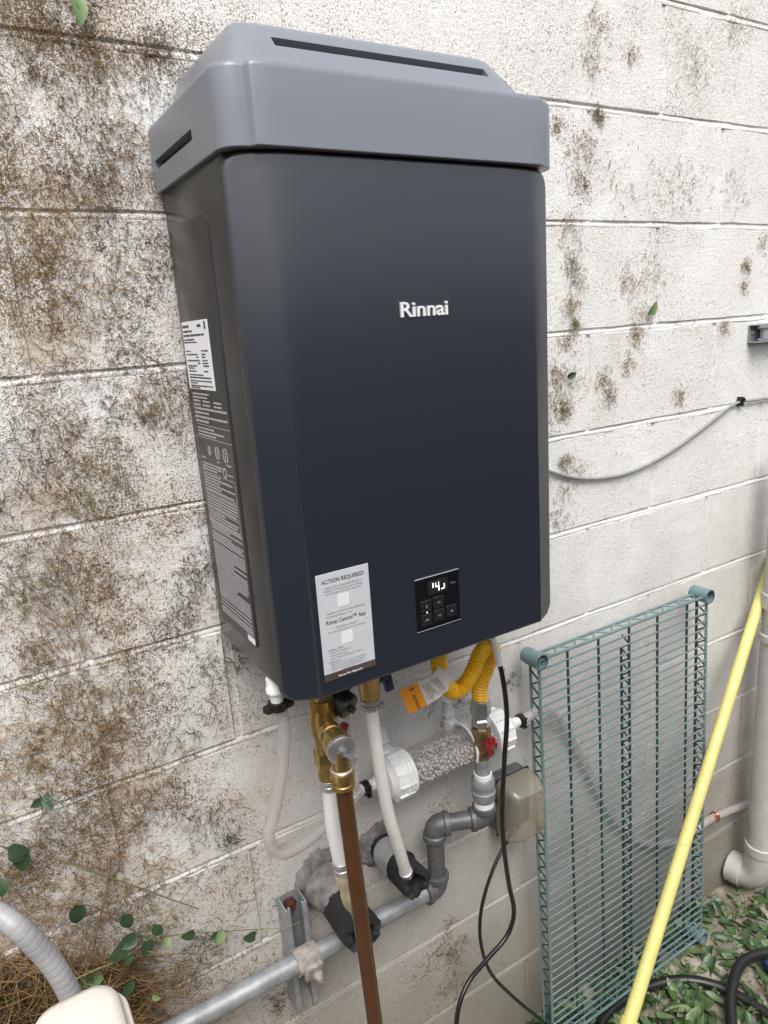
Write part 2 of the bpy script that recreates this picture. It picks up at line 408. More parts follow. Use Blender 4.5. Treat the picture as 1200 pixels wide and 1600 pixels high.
# ================================================================== the setting
def _ground():
    xs = np.concatenate([np.array([-40, -12, -5, -2.5]), np.linspace(-1.8, 1.8, 121), np.array([2.5, 5, 12, 40])])
    ys = np.concatenate([np.array([-60, -20, -8, -4, -2.5]), np.linspace(-1.6, 0.05, 70)])
    X, Y = np.meshgrid(xs, ys)
    Z = 0.010 * np.sin(X * 9 + 1.3 * np.sin(Y * 7)) * np.cos(Y * 11 + X * 3) + 0.006 * np.sin(X * 31 + Y * 17) * np.sin(Y * 29)
    Z = Z * (np.abs(X) < 2) * (Y > -1.7) - 0.004
    nx, ny = len(xs), len(ys)
    v = np.stack([X.ravel(), Y.ravel(), Z.ravel()], 1)
    i, j = np.meshgrid(np.arange(nx - 1), np.arange(ny - 1)); a = (j * nx + i).ravel()
    q = np.stack([a, a + 1, a + nx + 1, a + nx], 1)
    return mesh_np('ground', v, q, M['soil'], kind='structure')
_ground()['label'] = 'sandy soil strewn with leaves at the foot of the wall'

# ------------------------------------------------------------------ block wall
BH, BW, J = 0.2032, 0.4064, 0.0105
wall = thing('block_wall', (0, 0, 0), 'white painted concrete block wall with dry creeper rootlets all over its left side', 'wall')
def block_mesh(seed):
    r = random.Random(seed); w, h, d = BW - 0.0092, BH - J, 0.19
    ring = []
    nx, nz = 9, 5
    per = [(-w/2 + w*i/nx, -h/2) for i in range(nx)] + [(w/2, -h/2 + h*i/nz) for i in range(nz)] + \
          [(w/2 - w*i/nx, h/2) for i in range(nx)] + [(-w/2, h/2 - h*i/nz) for i in range(nz)]
    n = len(per); vs_ = []
    for a, b in per: vs_.append((a, d, b))
    for a, b in per: vs_.append((a, 0.0034, b))
    for a, b in per:
        jx, jz = r.uniform(-1, 1) * 0.0006, r.uniform(-1, 1) * 0.0007
        inz = 0.0016 if abs(b) > h/2 - 1e-6 else 0.0
        inx = 0.0026 if abs(a) > w/2 - 1e-6 else 0.0
        chip = r.random() < 0.10
        k = 1.0 + (1.0 if chip else 0)
        vs_.append((a - math.copysign(inx * k, a) + jx, r.uniform(0, 0.0003), b - math.copysign(inz * k, b) + jz))
    fs = []
    for L_ in range(2):
        fs += [(L_*n + i, L_*n + (i+1) % n, (L_+1)*n + (i+1) % n, (L_+1)*n + i) for i in range(n)]
    fs.append(tuple(2*n + i for i in range(n)))
    me = bpy.data.meshes.new('concrete_block'); me.from_pydata(vs_, [], fs)
    bm = bmesh.new(); bm.from_mesh(me); bmesh.ops.recalc_face_normals(bm, faces=bm.faces[:]); bm.to_mesh(me); bm.free()
    me.materials.append(M['block']); return me
_bms = [block_mesh(i) for i in range(6)]
ZTOP = 2.235                                     # height of one bed joint; the others follow in 8 inch courses
for c in range(-2, 11):
    zc = ZTOP - c * BH - BH / 2
    off = 0.0 if c % 2 else BW / 2
    for k in range(-5, 4):
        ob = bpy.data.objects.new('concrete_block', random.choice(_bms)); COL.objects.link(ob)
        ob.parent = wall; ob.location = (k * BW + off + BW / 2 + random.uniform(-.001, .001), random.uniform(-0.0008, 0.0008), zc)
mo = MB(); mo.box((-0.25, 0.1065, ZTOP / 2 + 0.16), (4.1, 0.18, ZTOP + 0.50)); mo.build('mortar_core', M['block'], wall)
for c in range(-1, 11):                          # tooled bed joints, each a hollow bead of painted mortar
    zc = ZTOP - c * BH; bj = MB(); nxj = 120; prj = [(-.0072, .0030), (-.0066, .0008), (-.0050, .0000), (-.0026, .0002), (-.0004, .0012), (.0014, .0028), (.0030, .0036), (.0058, .0040)]
    ph = random.uniform(0, 9)
    def fj(u, v_):
        i = round(v_ * (len(prj) - 1)); dz, y = prj[i]; x = -1.95 + 3.6 * u
        w_ = .0006 * math.sin(x * 37 + ph) + .0005 * math.sin(x * 91 + 2 * ph) + .0006 * math.sin(x * 203 + i * 1.3)
        return Vector((x, y + w_, zc + dz + .0008 * math.sin(x * 23 + ph) + .0005 * math.sin(x * 67)))
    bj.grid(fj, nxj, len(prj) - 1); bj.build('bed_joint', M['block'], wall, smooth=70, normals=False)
hj = MB()
for c in range(-2, 11):
    zc = ZTOP - c * BH - BH / 2; off = 0.0 if c % 2 else BW / 2
    for k in range(-5, 5):
        hj.box((k * BW + off, 0.0538, zc), (0.0130, 0.1, BH - J - 0.004), bev=0.0)
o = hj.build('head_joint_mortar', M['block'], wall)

# unseen boards added behind the viewer to dim the low wall and panel reflections
fm = MB()
for i in range(60):
    fm.box((-4.2 + i * 0.145, -1.95 + random.uniform(-.004, .004), 0.925), (0.138, 0.02, 1.85 + random.uniform(-.015, .015)))
fo = fm.build('added_shade_fence', M['shade_fence']); fo['kind'] = 'structure'

# ================================================================== water heater
HX0, HX1, HC = -0.8285, -0.3595, -0.594
heater = thing('water_heater', (HC, -0.14, 1.205), 'dark navy wall mounted tankless water heater with grey vent cap', 'water heater')
# --- cabinet behind the front panel
cab = MB(); cab.box((HC, -0.1315, 1.5425), (HX1 - HX0 - 0.008, 0.237, 0.655), bev=0.006)
cabinet = cab.build('cabinet', M['cab'], heater)
# pressed side plate (raised field with a rounded border)
def rounded(w, h, r, n=6):
    pts = []
    for cx, cy, a0 in ((w/2-r, h/2-r, 0), (-w/2+r, h/2-r, 90), (-w/2+r, -h/2+r, 180), (w/2-r, -h/2+r, 270)):
        for k in range(n + 1):
            a = R(a0 + 90 * k / n); pts.append((cx + r * math.cos(a), cy + r * math.sin(a)))
    return pts
def raised_plate(c, ex, ey, en, w, h, r, t, name, m, parent, bev=0.0015):
    o_, i_ = rounded(w, h, r), rounded(w - 2*bev, h - 2*bev, max(r - bev, 0.0004)); n = len(o_)
    c, ex, ey, en = Vector(c), Vector(ex), Vector(ey), Vector(en)
    vs_ = [c + ex*a + ey*b for a, b in o_] + [c + ex*a + ey*b + en*max(t-bev, t*0.4) for a, b in o_] + [c + ex*a + ey*b + en*t for a, b in i_]
    fs = [(L_*n+k, L_*n+(k+1) % n, (L_+1)*n+(k+1) % n, (L_+1)*n+k) for L_ in range(2) for k in range(n)] + [tuple(range(2*n, 3*n))]
    b = MB(); b.add(vs_, fs); return b.build(name, m, parent)
XS = HX0 + 0.004
side = raised_plate((XS, -0.108, 1.528), (0, -1, 0), (0, 0, 1), (-1, 0, 0), 0.150, 0.560, 0.015, 0.0022, 'side_plate', M['cab'], heater, 0.0018)
XF = XS - 0.0022
# --- front panel with two long creases that sharpen downwards
YF, YE = -0.2805, -0.2575; ZB, ZT = 1.2035, 1.8520; CRE = 0.1905
xs = [0, .0003, .0008, .0015, .0025, .0036, .0046, .006, .009, .013, .019, .026, .033, .038, .041, .0418, .0424, .0430, .0435, .0440, .0445, .0450, .0456, .0464, .048, .053, .062, .080, .11, .15, .19, .2345]
xs = [HX0 + a for a in xs] + [HX1 - a for a in xs[-2::-1]]
ts = [0, .0005, .0012, .0024, .004, .0058, .0075, .010, .014, .02, .028, .04, .06, .09, .13, .18, .24, .3, .36, .42, .5]
ts = ts + [1 - a for a in ts[-2::-1]]
RC = 0.021; FR = 0.0046; HW = (HX1 - HX0) / 2
def edge_z(x, top):
    d = HW - abs(x - HC)
    return (RC - math.sqrt(max(0, RC*RC - (RC - d)**2))) if d < RC else 0.0
def panel_y(x, z):
    t = abs(x - HC) - CRE; k = (z - ZB) / (ZT - ZB)
    r = 0.0007 + 0.034 * max(0.0, k - 0.30) ** 1.6
    y = YF + (YE - YF) / (HW - CRE) * 0.5 * (t + math.sqrt(t*t + r*r)) - 0.0011 * math.exp(-(t / .0012) ** 2) * min(1, max(0, (.62 - k) / .4))
    # distance to the rounded outline
    ax, az = abs(x - HC), abs(z - (ZB + ZT) / 2); hz = (ZT - ZB) / 2
    qx, qz = ax - (HW - RC), az - (hz - RC)
    sd_ = (math.hypot(max(qx, 0), max(qz, 0)) + min(max(qx, qz), 0)) - RC
    d = -sd_
    if d < FR: y += FR - math.sqrt(max(0, FR*FR - (FR - max(d, 0))**2))
    return y
fp = MB(); vs_ = []
for t in ts:
    for x in xs:
        e = edge_z(x, True); z = (ZB + e) + ((ZT - e) - (ZB + e)) * t
        vs_.append((x, panel_y(x, z), z))
w = len(xs); nt_ = len(ts)
fs = [(j*w+i, j*w+i+1, (j+1)*w+i+1, (j+1)*w+i) for j in range(nt_-1) for i in range(w-1)]
loop = [i for i in range(w)] + [j*w + w-1 for j in range(1, nt_)] + [(nt_-1)*w + i for i in range(w-2, -1, -1)] + [j*w for j in range(nt_-2, 0, -1)]
nb = len(vs_); vs_ += [(vs_[i][0], -0.2515, vs_[i][2]) for i in loop]; n = len(loop)
fs += [(loop[k], loop[(k+1) % n], nb+(k+1) % n, nb+k) for k in range(n)] + [tuple(nb+k for k in range(n-1, -1, -1))]
fp.add(vs_, fs); panel = fp.build('front_panel', M['panel'], heater, smooth=50)
# --- vent cap: lofted rings
def cap_ring(half, yf, z, r, strip):
    pts = []
    yb = -0.008
    pts.append((HC - half, yb, z))
    for k in range(9):
        a = R(180 + 90 * k / 8)
        pts.append((HC - half + r + r * math.cos(a), yf + strip + r + r * math.sin(a), z))
    pts.append((HC - half + r + 0.0025, yf + strip * 0.96, z)); pts.append((HC - half + r + 0.0065, yf + strip * .25, z)); pts.append((HC - half + r + 0.011, yf + strip * .05, z)); pts.append((HC - half + r + 0.03, yf, z))
    for k in range(1, 8): pts.append((HC + (half - r - 0.03) * (-1 + 2 * k / 8), yf, z))
    q = [(2 * HC - a, b, c) for a, b, c in pts[:14][::-1]]
    return pts + q
lev = [(.2358, -.2865, 1.8540, .027, .010), (.2366, -.2872, 1.8550, .027, .010), (.2366, -.2872, 1.890, .027, .010), (.2366, -.2872, 1.9290, .027, .010), (.2360, -.2866, 1.9325, .027, .010), (.2340, -.2846, 1.9355, .027, .010),
       (.2308, -.2815, 1.9368, .027, .009), (.2180, -.2660, 1.9362, .024, .006), (.2125, -.2590, 1.9375, .019, .003), (.2090, -.2530, 1.9430, .018, .003), (.2020, -.2400, 1.9600, .018, .002), (.1920, -.2210, 1.9820, .018, .002),
       (.1870, -.2110, 1.9940, .017, .002), (.1845, -.2065, 1.9985, .016, .002), (.1800, -.2010, 2.0015, .016, .002), (.1740, -.1950, 2.0022, .016, .002)]
cv, cf = [], []
for L_ in lev: cv += cap_ring(*L_)
n = len(cap_ring(*lev[0])); m_ = len(lev)
cf = [(i*n+k, i*n+(k+1) % n, (i+1)*n+(k+1) % n, (i+1)*n+k) for i in range(m_-1) for k in range(n)]
cf += [tuple(range(n-1, -1, -1)), tuple((m_-1)*n+k for k in range(n))]
cp = MB(); cp.add(cv, cf); cap = cp.build('vent_cap', M['cap'], heater, smooth=32)
def cut(ob, boxes):
    for c, size, mtx in boxes:
        b = MB(); b.box(c, size, mtx, bev=0.0015); cu = b.build('cutter', M['black'])
        bpy.context.view_layer.update()
        md = ob.modifiers.new('cut', 'BOOLEAN'); md.operation = 'DIFFERENCE'; md.object = cu; md.solver = 'EXACT'
        dg = bpy.context.evaluated_depsgraph_get(); dg.update()
        me = bpy.data.meshes.new_from_object(ob.evaluated_get(dg)); ob.modifiers.clear()
        old = ob.data; ob.data = me; bpy.data.meshes.remove(old)
        bpy.data.objects.remove(cu)
    ob.data.set_sharp_from_angle(angle=R(32))
SL = math.atan2(.2390 - .2110, 1.9940 - 1.9610)     # lean of the hood front
ms = Matrix.Rotation(-SL, 3, 'X')
cut(cap, [((-0.5875, -0.222, 1.9735), (0.305, 0.05, 0.0155), ms), ((HC - 0.2366, -0.102, 1.8865), (0.06, 0.158, 0.0115), None)])
sl = MB(); sl.box((-0.5875, -0.207, 1.9735), (0.303, 0.016, 0.0145), ms); sl.build('slot_lining', M['black'], heater)
sl = MB(); sl.box((HC - 0.2201, -0.102, 1.8865), (0.012, 0.156, 0.011)); sl.build('slot_lining', M['black'], heater)
seal = MB(); seal.box((HC, -0.140, 1.8590), (0.436, 0.230, 0.014)); seal.build('cap_gasket', M['black'], heater)
# --- logo, control panel, stickers
FX, FZ = Vector((1, 0, 0)), Vector((0, 0, 1)); YP = YF - 0.0004
lg = MB(); text_on(lg, 'Rinnai', (-0.6285, YP - 0.0022, 1.6715), FX, FZ, 0.0185, width=0.0715, bold=0.014)
_v = list(lg.v); _f = list(lg.f); nv = len(_v)
ed = {}
for f in _f:
    for a, b in zip(f, f[1:] + f[:1]): ed[(a, b)] = 1
rim = [(a, b) for (a, b) in ed if (b, a) not in ed]
lg.v += [(p[0], YP + 0.0006, p[2]) for p in _v]; lg.f += [(a, b, nv + b, nv + a) for a, b in rim]
lg.build('logo_lettering', M['logo'], heater, smooth=0)

cpn = raised_plate((-0.5945, YP + 0.0003, 1.2905), FX, FZ, (0, -1, 0), 0.0735, 0.0755, 0.0012, 0.0016, 'control_panel', M['gloss_black'], heater, 0.0008)
CX, CZ, CY = -0.5945, 1.2905, YP - 0.0014
for dz, w_, d_ in ((-0.0378, .0735, .0016), (0.0378, .0735, .0016), (-.0352, .070, .0012)):
    tr = MB(); tr.box((CX, CY + 0.0008, CZ + dz), (w_, d_, 0.0006)); tr.build('panel_trim', M['chrome_line'], heater)
dsp = raised_plate((CX, CY, CZ + 0.0210), FX, FZ, (0, -1, 0), 0.034, 0.0195, 0.0008, 0.0004, 'display', M['button'], heater, 0.0002)
YB = CY - 0.0006
seg = MB()
def sbar(x, z, w_, h_): seg.box((CX + x, YB - 0.0003, CZ + z), (w_, 0.0005, h_))
sbar(-0.0085, 0.0245, 0.0016, 0.0066)
sbar(-0.0040, 0.0245, 0.0009, 0.0062); sbar(-0.0015, 0.0217, 0.0048, 0.0013); sbar(0.0011, 0.0245, 0.0010, 0.0066); sbar(0.0011, 0.0182, 0.0016, 0.0062)
sbar(0.0075, 0.0165, 0.0046, 0.0014); sbar(0.0104, 0.0200, 0.0012, 0.0062)
seg.build('lit_digits', M['led'], dsp)
tx = MB(); text_on(tx, '°F/°C', (CX + 0.0200, YB, CZ + 0.0190), FX, FZ, 0.0030, width=0.0095); tx.build('unit_print', M['icon'], heater, smooth=0)
for bx, bz in ((-0.0210, -0.0030), (0.0, -0.0020), (-0.0210, -0.0230), (0.0, -0.0215), (0.0215, -0.0205)):
    bt = raised_plate((CX + bx, CY, CZ + bz), FX, FZ, (0, -1, 0), 0.0178, 0.0172, 0.0012, 0.0009, 'button', M['button'], heater, 0.0005)
    ic = MB(); yy = CY - 0.0011
    if bx == 0.0:
        s_ = 1 if bz > -0.01 else -1
        for k in (-1, 1): ic.box((CX + k * 0.0013, yy, CZ + bz), (0.0038, 0.0003, 0.0005), Matrix.Rotation(k * s_ * R(45), 3, 'Y'))
    elif bx > 0: 
        ic.lathe((CX + bx, yy + 0.0001, CZ + bz), (0, -1, 0), [(0, 0.0013), (0.0003, 0.0013)], 12)
    elif bz > -0.01:
        ic.box((CX + bx, yy, CZ + bz), (0.0007, 0.0003, 0.0040)); ic.box((CX + bx + 0.0008, yy, CZ + bz + 0.0004), (0.0010, 0.0003, 0.0007))
    else:
        for k in range(3): ic.box((CX + bx + (k - 1) * 0.0022, yy, CZ + bz + 0.0008 * (k % 2)), (0.0012, 0.0003, 0.0018))
    ic.build('button_icon', M['icon'], bt)
ld = MB(); ld.lathe((CX - 0.0205, YB, CZ - 0.0118), (0, -1, 0), [(0, 0.0010), (0.0004, 0.0010)], 12); ld.build('indicator_light', M['led'], heater)

SXC, SZC, SW, SH = -0.7385, 1.2990, 0.0755, 0.1415
stk = raised_plate((SXC, YP + 0.0003, SZC), FX, FZ, (0, -1, 0), SW, SH, 0.0006, 0.0006, 'action_sticker', M['paper'], heater, 0.0002)
YS = YP - 0.00055; Z0 = SZC + SH / 2
tb, tfm, tw = MB(), MB(), MB()
def ln(mb, txt, dz, h, wd=None, al='C', x=0.0, bold=0.0): text_on(mb, txt, (SXC + x, YS, Z0 - dz), FX, FZ, h, wd, al, bold)
ln(tb, 'ACTION REQUIRED!', 0.0135, 0.0056, 0.0610, bold=0.012)
for i, t in enumerate(('Register your product within 90 days of', 'installation and extend your labor coverage.', 'Scan code below for quick registration.')):
    ln(tfm, t, 0.0205 + 0.0040 * i, 0.0026, (0.052, 0.056, 0.052)[i])
ln(tfm, '• Residential: Additional 4 years ($260 value)', 0.0545, 0.0026, 0.057)
ln(tfm, '• Commercial: Additional 1 year*', 0.0590, 0.0026, 0.039, 'L', -0.029)
ln(tb, 'Rinnai Central™ App', 0.0680, 0.0058, 0.0575, bold=0.008)
ln(tfm, 'Download our App for', 0.0755, 0.0026, 0.030); ln(tfm, 'Easy and Quick access to Key Features', 0.0800, 0.0026, 0.054)
ln(tb, 'Installers / PROs', 0.1040, 0.0025, 0.023, 'L', -0.030)
for i, (t, q) in enumerate((('• Quick Unit Registration', 0.031), ('• Remote Monitoring', 0.026), ('• Latest Manuals & Training Information', 0.049))):
    ln(tfm, t, 0.1080 + 0.0040 * i, 0.0026, q, 'L', -0.0285)
ln(tb, 'Homeowners', 0.1205, 0.0025, 0.018, 'L', -0.030)
for i, (t, q) in enumerate((('• Easy Recirculation Control & Scheduling', 0.053), ('• Real-time Status & Maintenance Alerts', 0.051), ('• Quick Connection to PRO Assistance', 0.049))):
    ln(tfm, t, 0.1240 + 0.0036 * i, 0.0025, q, 'L', -0.0285)
ln(tfm, 'And Much More ...', 0.1345 - 0.0002, 0.0022, 0.022)
bs = raised_plate((SXC, YP - 0.0002, SZC - SH/2 - 0.0022 + 0.0045), FX, FZ, (0, -1, 0), SW + 0.0004, 0.0100, 0.0004, 0.0006, 'sticker_footer', M['brown_strip'], stk, 0.0002)
YQ = YP - 0.00095
text_on(tw, 'Remove After Registration', (SXC, YQ, SZC - SH/2 - 0.0005), FX, FZ, 0.0030, 0.036, 'C', 0.01)
rl = MB(); 
for dz in (0.0158, 0.0712): rl.box((SXC, YS, Z0 - dz), (0.066, 0.0002, 0.0005))
for dz, dx in ((0.0395, -0.002), (0.0910, -0.001)): rl.box((SXC + dx, YS, Z0 - dz), (0.0165, 0.0003, 0.0165))
rl.build('white_panel', M['code_paper'], stk)
for mb_, nm_, mm_ in ((tb, 'bold_print', 'ink'), (tfm, 'small_print', 'fine'), (tw, 'footer_print', 'white_ink')): mb_.build(nm_, M[mm_], stk, smooth=0)['kind'] = 'stuff'

# side labels: white rating sticker and black data plate (print too small to read)
SY, SZ = Vector((0, -1, 0)), Vector((0, 0, 1))
wst = raised_plate((XF + 0.0002, -0.088, 1.641), SY, SZ, (-1, 0, 0), 0.110, 0.0895, 0.0005, 0.0006, 'rating_sticker', M['white_label'], heater, 0.0002)
def words(mb, x, yc, zc, total, h, rnd, fill=1.0):
    a = 0.0
    while a < total * fill:
        wl_ = min(rnd.uniform(1.5, 5.5) * h, total - a)
        if wl_ > h * 0.3: mb.box((x, yc - a - wl_ / 2, zc), (0.0003, wl_, h * rnd.uniform(0.72, 1.0)))
        a += wl_ + 0.55 * h
rnd = random.Random(5); tm = MB(); xw = XF - 0.00045
for dz, y0, L_, h in ((.006, -.036, .028, .0035), (.0065, -.100, .015, .0035), (.0125, -.036, .040, .0030), (.0180, -.036, .090, .0032), (.0235, -.036, .045, .0022), (.0270, -.036, .055, .0022),
                      (.0385, -.038, .022, .0020), (.0385, -.105, .028, .0022), (.0430, -.038, .050, .0020), (.0430, -.105, .016, .0022), (.0465, -.080, .010, .0020), (.0465, -.105, .014, .0022), (.0510, -.040, .055, .0020), (.0510, -.105, .022, .0022),
                      (.0545, -.085, .010, .0020), (.0545, -.105, .022, .0022), (.0580, -.040, .040, .0020), (.0580, -.106, .024, .0022), (.0610, -.041, .026, .0020), (.0650, -.041, .032, .0020), (.0650, -.107, .016, .0022),
                      (.0700, -.041, .060, .0020), (.0735, -.041, .092, .0022), (.0780, -.042, .090, .0020), (.0810, -.042, .030, .0020), (.0845, -.042, .094, .0020), (.0870, -.042, .040, .0018)):
    words(tm, xw, y0, 1.6855 - dz, L_, h, rnd)
tm.box((xw, -0.131, 1.679), (0.0003, 0.006, 0.010))
tm.build('rating_print', M['ink'], wst)['kind'] = 'stuff'
pl = raised_plate((XF + 0.0002, -0.1105, 1.4235), SY, SZ, (-1, 0, 0), 0.140, 0.343, 0.0006, 0.0005, 'data_plate', M['plate'], heater, 0.0002)
tm = MB(); xw = XF - 0.0004; z = 1.590
for L_, h, fill in ((.07, .0026, 1), (.06, .0026, 1)): words(tm, xw, -.043, z, L_, h, rnd); z -= .0048
for r_ in range(2):
    for y0 in (-.043, -.083, -.128): words(tm, xw, y0, z, .030, .0030, rnd)
    z -= .0052
for L_ in (.132, .06, .132, .055): words(tm, xw, -.043, z, L_, .0034, rnd); z -= .0058
tm.box((xw, -.1105, z + .001), (.0003, .136, .0007)); z -= .004
for L_ in (.07, .110, .075): words(tm, xw, -.046, z, L_, .0026, rnd); z -= .0046
tm.box((xw, -.1105, z + .001), (.0003, .136, .0007)); z -= .016
for y0, r_ in ((-.085, .005), (-.118, .0075), (-.150, .0085)):
    for k in range(14):
        a = 2 * math.pi * k / 14
        if k % 7 != 3: tm.box((xw, y0 + r_ * math.cos(a), z + r_ * math.sin(a)), (.0003, .0032, .0032))
    tm.box((xw, y0, z), (.0003, .0025, r_))
words(tm, xw, -.046, z - .012, .020, .0022, rnd); words(tm, xw, -.112, z - .0125, .012, .0018, rnd); words(tm, xw, -.148, z - .0125, .020, .002, rnd)
z -= .020
for L_ in (.085, .080, .06): words(tm, xw, -.047, z, L_, .0024, rnd); z -= .0042
for k in range(12):
    a = 2 * math.pi * k / 12; tm.box((xw, -.140 + .006 * math.cos(a), z + .008 + .006 * math.sin(a)), (.0003, .0026, .0026))
words(tm, xw, -.152, z + .007, .018, .0024, rnd)
for nl in (6, 5, 4):
    zt = z
    for k in range(nl):
        words(tm, xw, -.049, z - .003, .122, .0026, rnd, rnd.choice((1, 1, .9, .5))); z -= .0044
    for q in (zt, z - .0005): tm.box((xw, -.110, q), (.0003, .128, .0006))
    for q in (-.0462, -.1738): tm.box((xw, q, (zt + z) / 2), (.0003, .0006, zt - z))
    z -= .003
while z > 1.266:
    words(tm, xw, -.050, z, .126, .0022, rnd, rnd.choice((1, 1, 1, .95, .6))); z -= .0037 if rnd.random() < .9 else .006
tm.build('data_print', M['plate_ink'], pl)['kind'] = 'stuff'
bc = MB(); bc.box((xw, -.1655, 1.2595), (.0003, .026, .0085)); bc.build('barcode_label', M['white_label'], pl)

# ================================================================== pipework under the heater
def ringset(mb, p, d, segs, n=24):
    for t0, t1, r, ns in segs: mb.lathe(Vector(p) + Vector(d).normalized() * t0, d, [(0, r * .93), ((t1 - t0) * .12, r), ((t1 - t0) * .88, r), (t1 - t0, r * .93)], ns)
DOWN = (0, 0, -1)
# hot isolation valve
hv = P(503, 1100, -0.19); hx, hy = hv.x, hv.y
ztop = 1.212
def zpx(v, x, y):       # height on the vertical line (x, y) that shows at picture row v
    lo, hi = -0.5, 2.6
    for _ in range(50):
        mid = (lo + hi) / 2; c = _RM.transposed() @ (Vector((x, y, mid)) - CAM)
        if 800 - FPX * c.y / -c.z > v: lo = mid
        else: hi = mid
    return lo
z1 = zpx(1216, hx, hy)
hotv = thing('isolation_valve', (hx, hy, z1), 'brass isolation valve with red lever and round chrome faced relief valve', 'valve')
b = MB(); L_ = ztop - z1
b.lathe((hx, hy, ztop), DOWN, [(0, .0135), (L_*.20, .0135), (L_*.22, .016), (L_*.36, .0165), (L_*.44, .0205), (L_*.58, .0205), (L_*.66, .0165), (L_*.74, .0165)], 24)
b.lathe((hx, hy, ztop - L_*.74), DOWN, [(0, .0185), (.002, .0195), (L_*.12, .0195), (L_*.14, .0185)], 6)
b.lathe((hx, hy, ztop - L_*.88), DOWN, [(0, .016), (L_*.10, .016), (L_*.12, .014)], 24)
b.lathe((hx, hy, ztop - L_*.30), DOWN, [(0, .017), (.002, .019), (.016, .019), (.018, .017)], 8)
b.build('valve_body', M['brass'], hotv)
rv = P(533, 1171, -0.262)
b = MB(); t0 = Vector((hx, hy, rv.z)); dd = (rv - t0); LL = dd.length
b.lathe(t0, dd, [(0, .012), (LL*.30, .012), (LL*.32, .017), (LL*.48, .017), (LL*.5, .0145), (LL*.62, .0145), (LL*.66, .019), (LL*.97, .0205), (LL, .020)], 24)
b.lathe(rv + Vector((0, 0.004, 0)), DOWN, [(0, .013), (.030, .014), (.032, .0165)], 24)
b.build('relief_valve_body', M['brass'], hotv)
b = MB(); dn = dd.normalized()
b.lathe(rv, dn, [(-.002, .0205), (.001, .0212), (.004, .0205), (.0055, .018), (.0065, .010)], 28)
rvf = b.build('relief_valve_face', M['chrome'], hotv)
b = MB(); ex, ey, _ = basis(dn)
b.box(rv + dn * .010, (.010, .010, .008), Matrix((ex, ey, dn)).transposed(), bev=.001)
lp = rv + dn * .014; l2 = P(556, 1189, rv.y - .03)
b.tube([lp, lp * .5 + l2 * .5 + Vector((0, -.002, .001)), l2], [.0035, .0030, .0038], 6)
b.build('test_lever', M['galv_dark'], rvf)
b = MB(); rl_ = P(536, 1140, hy + 0.03); b.box(rl_, (.012, .010, .022), Matrix.Rotation(.4, 3, 'Y'), bev=.003); b.tube([Vector((hx, hy, rl_.z)), rl_], .004, 8)
b.build('lever', M['red'], hotv)
# relief outlet nut + brown discharge pipe
bx_, by_ = rv.x, rv.y + 0.004
z2 = zpx(1206, bx_, by_); z3 = zpx(1230, bx_, by_)
b = MB(); b.lathe((bx_, by_, z2 + .004), DOWN, [(0, .0155), (.002, .0170), ((z2-z3)*.55, .0172), ((z2-z3)*.6, .0150), ((z2-z3)*.8, .0150), ((z2-z3)*.85, .0168), ((z2-z3)*1.1, .0168), ((z2-z3)*1.15, .0150)], 12)
b.build('outlet_nut', M['brass'], hotv)
b = MB(); b.lathe((bx_, by_, z2 + .007), DOWN, [(0, .0150), (.001, .0158), (.005, .0158), (.006, .0150)], 24); b.build('thread_ring', M['steel'], hotv)
b = MB(); bot = P(586, 1600, by_ - 0.0); dirb = (bot - Vector((bx_, by_, z3))); end = Vector((bx_, by_, z3)) + dirb * ((z3 - 0.02) / -dirb.z)
b.tube([Vector((bx_, by_, z3 + .004)), end], .0118, 24)
tag(b.build('discharge_pipe', M['brown']), 'straight brown painted pipe dropping from the relief valve to the ground', 'pipe')
# hot PEX pipe into its sleeve
S1a, S1b = Vector((-.690, .02, .675)), Vector((-.690, -.150, .675))
pts = spline([Vector((hx, hy, z1 + .006)), P(520, 1290, hy), P(533, 1352, hy)], 8)
b = MB(); ringset(b, (hx, hy, z1 + .002), DOWN, ((0, .008, .0150, 24), (.010, .018, .0142, 24))); cr = b; b = cr2 = MB()
b.lathe(P(533, 1352, hy) + Vector((0, 0, .010)), P(533, 1352, hy) - P(520, 1290, hy), [(0, .0125), (.001, .0138), (.009, .0138), (.010, .0125), (.013, .0125), (.014, .0140), (.022, .0140), (.023, .0125)], 24)
hp = thing('hot_water_pipe', (hx, hy, .7), 'white plastic pipe under the chrome faced relief valve, cream sealant at its foot', 'pipe')
b2 = MB(); b2.tube(pts, .0112, 20); b2.build('pipe', M['pex'], hp); cr.build('crimp_ring', M['steel'], hp); cr2.build('crimp_ring', M['steel'], hp)
b = MB(); b.tube(spline([P(534, 1356, hy), P(543, 1395, hy + .01), P(560, 1432, -.135), Vector((-.690, -.10, .690))], 8), [.0115 + .002 * math.sin(i * .8) for i in range(25)], 16)
b.build('sealant', M['pex_cream'], hp)
# cold valve
cv_ = P(577, 1072, -0.155); cx_, cy_ = cv_.x, cv_.y
zc1 = zpx(1118, cx_, cy_)
cold = thing('isolation_valve', (cx_, cy_, zc1), 'short brass isolation valve beside the black capped service port, blue lever', 'valve')
b = MB(); LL = 1.212 - zc1
b.lathe((cx_, cy_, 1.212), DOWN, [(0, .015), (LL*.3, .015), (LL*.34, .0205), (LL*.50, .0205), (LL*.54, .017), (LL*.75, .0165), (LL*.78, .014)], 16)
b.build('valve_body', M['brass'], cold)
b = MB(); ringset(b, (cx_, cy_, 1.212 - LL*.78), DOWN, ((0, .008, .0158, 24), (.010, .016, .0150, 24))); b.box((cx_ + .012, cy_ - .012, 1.212 - LL*.86), (.010, .010, .008), bev=.002)
b.build('hose_clamp', M['steel'], cold)
pc = P(540, 1101, -0.20); dcap = Vector((.35, -.75, -.35)).normalized()
